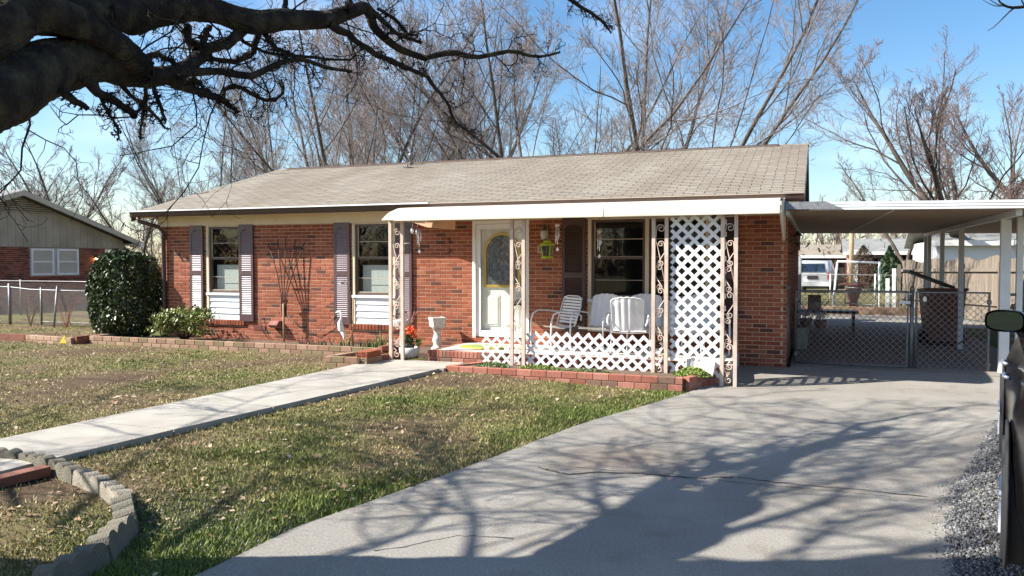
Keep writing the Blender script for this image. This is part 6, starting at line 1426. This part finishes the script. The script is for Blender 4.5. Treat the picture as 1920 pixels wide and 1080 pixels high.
q = at(1618, 512, D=48); shrub('bare_bush', 'brown leafless bush between the utility pole and the garage', (q.x, q.y, 0), lambda n: cone_pts(n, 1.6, 2.6), 5000, .028, 'brush', h=2.2, rr=1.2, stems=9, elong=6)
# ---------------------------------------------------------------- THE OAK overhead
TO = Vector((-5.05, 2.15, 0)); oak = thing('oak_tree', 'massive dark oak whose crooked limbs hang over the lawn at top left', 'tree', TO)
def L_(pts): return [at(a, b, D=d) for a, b, d, _ in pts], [r*d/FPX for a, b, d, r in pts]
Z_ = 1/2.4
def zl(lst): return [(x*Z_, y*Z_, d, r*Z_) for x, y, d, r in lst]
rng = np.random.default_rng(42)
main = []
# trunk and its hidden leaders (they shade the driveway)
main.append(([TO+Vector((0, 0, -.2)), TO+Vector((0, 0, .4)), TO+Vector((.03, .03, 1.3)), TO+Vector((.05, .1, 2.3)), TO+Vector((.1, .0, 3.6)), TO+Vector((.45, .1, 5.2)), TO+Vector((.7, .5, 6.8)), TO+Vector((1.2, .6, 8.6))], [.68, .52, .46, .46, .34, .24, .15, .06]))
j1 = TO+Vector((.1, .1, 1.7)); j2 = TO+Vector((.1, .1, 2.6))
def limb(j, zpts): P_, R_ = L_(zl(zpts)); return ([j]+P_, [R_[0]*1.05]+R_)
# lower limb with the sawn stub
main.append(limb(j1, [(-260, 520, 4.1, 190), (0, 400, 4.4, 165), (200, 318, 4.8, 128), (400, 262, 5.2, 108), (560, 318, 5.5, 68), (700, 345, 5.7, 45), (800, 320, 5.9, 36), (880, 270, 6.1, 34), (905, 215, 6.3, 26), (850, 185, 6.5, 18), (850, 120, 6.8, 14)]))
main.append(limb(TO+Vector((.2, .2, 2.3)), [(-200, 210, 4.2, 150), (60, 70, 4.5, 120), (220, 60, 4.7, 80), (400, 130, 5.0, 68), (540, 220, 5.3, 66), (615, 285, 5.45, 62), (650, 322, 5.5, 56), (656, 329, 5.5, 30), (658, 331, 5.5, 3)]))
# upper limb
main.append(limb(j2, [(-200, -60, 4.4, 150), (120, 40, 4.8, 110), (420, 75, 5.2, 82), (640, 55, 5.6, 72), (860, 35, 6.0, 58), (1000, 60, 6.3, 52), (1130, 96, 6.5, 56), (1290, 90, 6.8, 48), (1450, 88, 7.1, 42), (1560, 60, 7.3, 34), (1650, 40, 7.5, 26), (1690, 130, 7.6, 18), (1790, 215, 7.8, 16), (1920, 265, 8.0, 13)]))
main.append(limb(TO+Vector((.2, .2, 3.0)), [(300, -120, 5.0, 60), (520, 60, 5.4, 55), (640, 120, 5.6, 30), (900, -40, 6.0, 24)]))
subs = [
 [(880, 235, 6.1, 30), (960, 215, 6.2, 26), (1040, 190, 6.3, 24), (1090, 135, 6.5, 26)],
 [(800, 325, 5.9, 22), (980, 325, 6.1, 17), (1130, 340, 6.3, 16), (1230, 300, 6.5, 13), (1340, 262, 6.7, 11), (1460, 300, 6.9, 9), (1580, 320, 7.2, 6)],
 [(760, 370, 5.8, 28), (850, 395, 5.9, 22), (960, 435, 6.1, 18), (1010, 460, 6.2, 14), (1070, 508, 6.3, 6)],
 [(1000, 455, 6.2, 12), (1010, 405, 6.2, 11), (1060, 385, 6.3, 11), (1120, 415, 6.4, 10), (1200, 452, 6.5, 9), (1275, 420, 6.6, 6), (1265, 360, 6.7, 4)],
 [(800, 345, 5.8, 17), (860, 365, 5.7, 14), (905, 368, 5.7, 8)],
 [(640, 255, 5.6, 10), (700, 245, 5.7, 11), (760, 270, 5.8, 12), (810, 305, 5.9, 14)],
 [(840, 110, 6.1, 14), (850, 180, 6.15, 16), (900, 220, 6.2, 18)],
 [(940, 110, 6.2, 13), (920, 170, 6.2, 16), (890, 240, 6.15, 20)],
 [(250, 395, 4.7, 24), (320, 440, 4.7, 19), (395, 490, 4.8, 13)],
 [(370, 360, 4.9, 26), (470, 430, 5.0, 20), (560, 480, 5.1, 17), (605, 520, 5.1, 15)],
 [(430, 370, 5.0, 9), (470, 480, 5.0, 7), (520, 560, 5.0, 5), (535, 628, 5.0, 3)],
 [(530, 365, 5.2, 11), (600, 440, 5.3, 9), (680, 500, 5.4, 8), (745, 580, 5.5, 5)],
 [(650, 370, 5.4, 11), (660, 440, 5.5, 8), (640, 520, 5.5, 7), (630, 628, 5.5, 4)],
 [(690, 380, 5.6, 10), (710, 450, 5.6, 9), (745, 540, 5.7, 6)],
 [(1040, 60, 6.4, 10), (1080, 170, 6.5, 9), (1180, 230, 6.7, 8), (1300, 250, 7.0, 7), (1560, 270, 7.4, 5), (1600, 240, 7.5, 3)],
 [(1190, 150, 6.6, 12), (1240, 215, 6.8, 11), (1340, 262, 7.0, 9)],
 [(1160, 150, 6.6, 14), (1140, 230, 6.7, 14), (1060, 275, 6.6, 13), (960, 265, 6.4, 10), (930, 240, 6.3, 9)],
 [(1480, 100, 7.1, 22), (1600, 180, 7.3, 15), (1680, 240, 7.4, 14), (1800, 290, 7.6, 12), (1920, 345, 7.8, 10)],
 [(1700, 40, 7.5, 8), (1780, 90, 7.6, 8), (1840, 155, 7.7, 6), (1890, 150, 7.8, 3)],
 [(1280, 60, 6.8, 12), (1290, -60, 6.9, 10)], [(1560, 50, 7.2, 14), (1590, -60, 7.2, 12)],
 [(500, -20, 5.0, 4), (508, 110, 5.0, 2)],
 [(860, 0, 5.9, 3), (780, 60, 5.8, 3), (640, 150, 5.7, 2)]]
for s_ in subs: P_, R_ = L_(zl(s_)); main.append((P_, R_))
full = [   # in full picture pixels: the ends that reach across the sky
 [(800, 110, 8.0, 5.5), (842, 96, 8.1, 6), (893, 107, 8.3, 5), (957, 96, 8.5, 4), (1004, 105, 8.7, 3), (1050, 98, 8.9, 2)],
 [(800, 145, 7.8, 4), (835, 187, 8.0, 3), (858, 233, 8.1, 2), (905, 255, 8.3, 1)],
 [(1040, -20, 8.4, 5), (1085, 10, 8.6, 4), (1127, 38, 8.8, 3), (1146, 62, 9.0, 1.5)],
 [(690, 12, 7.5, 6), (740, 60, 7.6, 4), (790, 80, 7.7, 3)],
]
for s_ in full: P_, R_ = L_(s_); main.append((P_, R_))
tv = []; resP = []; resR = []
for i, (p, r) in enumerate(main):
    K = 210 if i < 5 else 13
    P, R = resample(p, r, K)
    if i >= 5:
        P = P+rng.normal(size=P.shape)*np.minimum(R, .05)[:, None]*.22
        tv.append(tubes(P[None], (R*(1+rng.normal(size=R.shape)*.05))[None], 8))
    else:      # furrowed bark as real relief
        S = 64; v_, f_ = tubes(P[None], R[None], S); v_ = v_.reshape(K, S, 3); dirv = v_-P[:, None]; a_ = np.arange(S)[None]*2*PI/S; l_ = np.arange(K)[:, None]*.07
        rel = -.055*(1-np.abs(np.sin(a_*9+1.1*np.sin(l_*3.1+a_*2)+.9*np.sin(l_*7.3+a_))))**3-.035*(1-np.abs(np.sin(a_*5-l_*2.3+1.4*np.sin(l_*4.1))))**4+.010*rng.normal(size=(K, S))+.04*np.sin(a_*2+l_*.8)+.035*np.sin(l_*2.6+a_)+.03*np.sin(l_*6.1+a_*3)
        tv.append(((P[:, None]+dirv*(1+rel[..., None])).reshape(-1, 3), f_))

    P, R = resample(p, r, 14); resP.append(P); resR.append(R)
tV, tF = cat_(tv); link('trunk', mesh_np('trunk', tV-np.array(TO), tF, True), M['bark_moss'], oak)
# hidden upper limbs off frame: over the street side and above the drive, they throw the shadows
top = []; topR = []
def shade(sx, sy, h): return Vector((sx-1.112*h, sy-.562*h, h))       # a point h up whose shadow falls on (sx, sy)
spec = [ # shadow paths on the ground: (x, y, height, radius)
 [(-2.1, 3.6, 4.0, .24), (-1.4, 4.6, 4.6, .2), (-1.3, 5.8, 5.2, .17), (-1.0, 7.2, 5.8, .11), (-.2, 9.2, 6.3, .05)],
 [(-1.3, 4.3, 4.8, .25), (-.6, 5.2, 5.4, .18), (.1, 6.4, 6.0, .12), (.5, 8.2, 6.4, .07), (1.6, 10.4, 6.8, .04)],
 [(-.6, 4.4, 5.4, .24), (.2, 5.0, 5.8, .18), (1.1, 5.8, 6.2, .12), (2.2, 7.5, 6.6, .06)],
 [(-1.3, 5.0, 4.8, .15), (-1.7, 6.0, 5.0, .09), (-1.9, 7.6, 5.4, .05)],
 [(-1.1, 5.6, 5.1, .13), (-.4, 6.6, 5.4, .10), (.2, 8.4, 5.9, .06), (.4, 10.6, 6.2, .03)],
 [(-2.9, 3.5, 3.5, .10), (-2.5, 4.4, 3.9, .07), (-2.7, 5.4, 4.2, .045), (-3.4, 7, 4.6, .03)],
 [(-1.9, 4.0, 4.3, .12), (-2.3, 5.0, 4.6, .07), (-3.0, 6.0, 4.9, .05), (-4.2, 8.0, 5.4, .03)],
 [(-.8, 3.5, 5.6, .22), (.6, 3.8, 6.4, .16), (2.0, 4.2, 7.2, .1)],
 [(-.9, 5.6, 5.4, .10), (.6, 7.4, 6.0, .06), (1.4, 9.0, 6.4, .04), (2.2, 11.0, 6.8, .02)],
 [(-.5, 6.0, 5.6, .09), (-.3, 7.6, 6.0, .06), (-.8, 9.4, 6.4, .04), (-.9, 11.4, 6.8, .02)],
 [(.4, 5.2, 6.0, .10), (1.6, 6.6, 6.6, .06), (2.2, 8.4, 7.0, .04), (3.0, 10.0, 7.4, .02)],
 [(-1.2, 5.4, 5.0, .08), (-1.2, 6.8, 5.3, .05), (-1.6, 8.6, 5.7, .03), (-1.9, 10.2, 6.1, .02)],
 [(.0, 5.6, 5.8, .08), (.9, 6.6, 6.2, .05), (.6, 8.0, 6.6, .03), (1.2, 9.8, 7.0, .02)],
 [(-3.6, 3.6, 3.2, .10), (-4.0, 5.0, 3.8, .07), (-4.4, 6.6, 4.4, .05), (-4.2, 9.0, 5.0, .03)],
 [(-3.2, 4.0, 3.4, .08), (-3.2, 6.0, 4.0, .06), (-3.6, 8.0, 4.6, .045), (-3.0, 10.0, 5.2, .03)],
 [(-4.4, 3.6, 3.2, .08), (-5.4, 5.4, 4.0, .06), (-6.0, 7.6, 4.8, .045), (-6.6, 10, 5.6, .03)],
 [(-5.0, 3.8, 3.2, .08), (-7.4, 5.4, 4.2, .06), (-8.6, 7.6, 5.0, .045), (-9.6, 10, 6, .03)]]
for s_ in spec:
    P, R = resample([shade(a, b, h) for a, b, h, r in s_], [r*(.36 if s_[0][0] > -2.5 else .36) for *_, r in s_], 14); R = R*np.linspace(1, .3, 14); top.append(P); topR.append(R)
top = np.array(top); topR = np.array(topR)
V, F = tubes(top, topR, 8); link('upper_limb', mesh_np('upper_limb', V-np.array(TO), F, True), M['bark'], oak)
AP = np.array(resP[5:]+resP[1:2]+resP[3:4]); AR = np.array(resR[5:]+resR[1:2]+resR[3:4])
P1, R1 = grow(AP, np.minimum(AR, .022), 12, .36, .85, 9, .36, rng, up=-.03, wob=.26, t0=.2, minr=.0045, curl=.2)
P2, R2 = grow(P1, R1, 7, .55, .8, 7, .6, rng, up=-.03, wob=.28, t0=.1, minr=.0034, curl=.25)
P3, R3 = grow(P2, R2, 4, .55, .8, 4, .8, rng, up=-.02, wob=.3, t0=.1, minr=.0024, curl=.2)
T1, TR1 = grow(top, np.minimum(topR, .09), 11, .55, .8, 7, .45, rng, up=.0, wob=.16, t0=.05, minr=.014); T2, TR2 = grow(T1, TR1, 8, .5, .7, 5, .6, rng, up=0, wob=.18, minr=.007); T3, TR3 = grow(T2, TR2, 4, .5, .7, 4, .7, rng, up=0, wob=.2, minr=.005)
V, F = cat_([tubes(P1, R1, 5), tubes(P2, R2, 4), tubes(P3, R3, 3), tubes(T1, TR1, 4), tubes(T2, TR2, 3), tubes(T3, TR3, 3)])
o = link('crown', mesh_np('crown', V-np.array(TO), F), M['bark'], oak); 

# a twig of another tree reaching in at the top right
P_, R_ = L_([(2050, -60, 6, 5), (1960, 0, 6, 4), (1905, 14, 6, 3), (1880, 8, 6, 2), (1868, -6, 6, 1)]); P, R = resample(P_, R_, 12); C1, D1 = grow(P[None], R[None], 7, .3, .7, 5, .6, rng, wob=.2, minr=.003)
t = thing('overhanging_twig', 'bare twig reaching into the sky at the top right corner', 'branch', P_[0]); V, F = cat_([tubes(P[None], R[None], 5), tubes(C1, D1, 3)]); link('twig', mesh_np('twig', V-np.array(P_[0]), F), M['bark'], t)
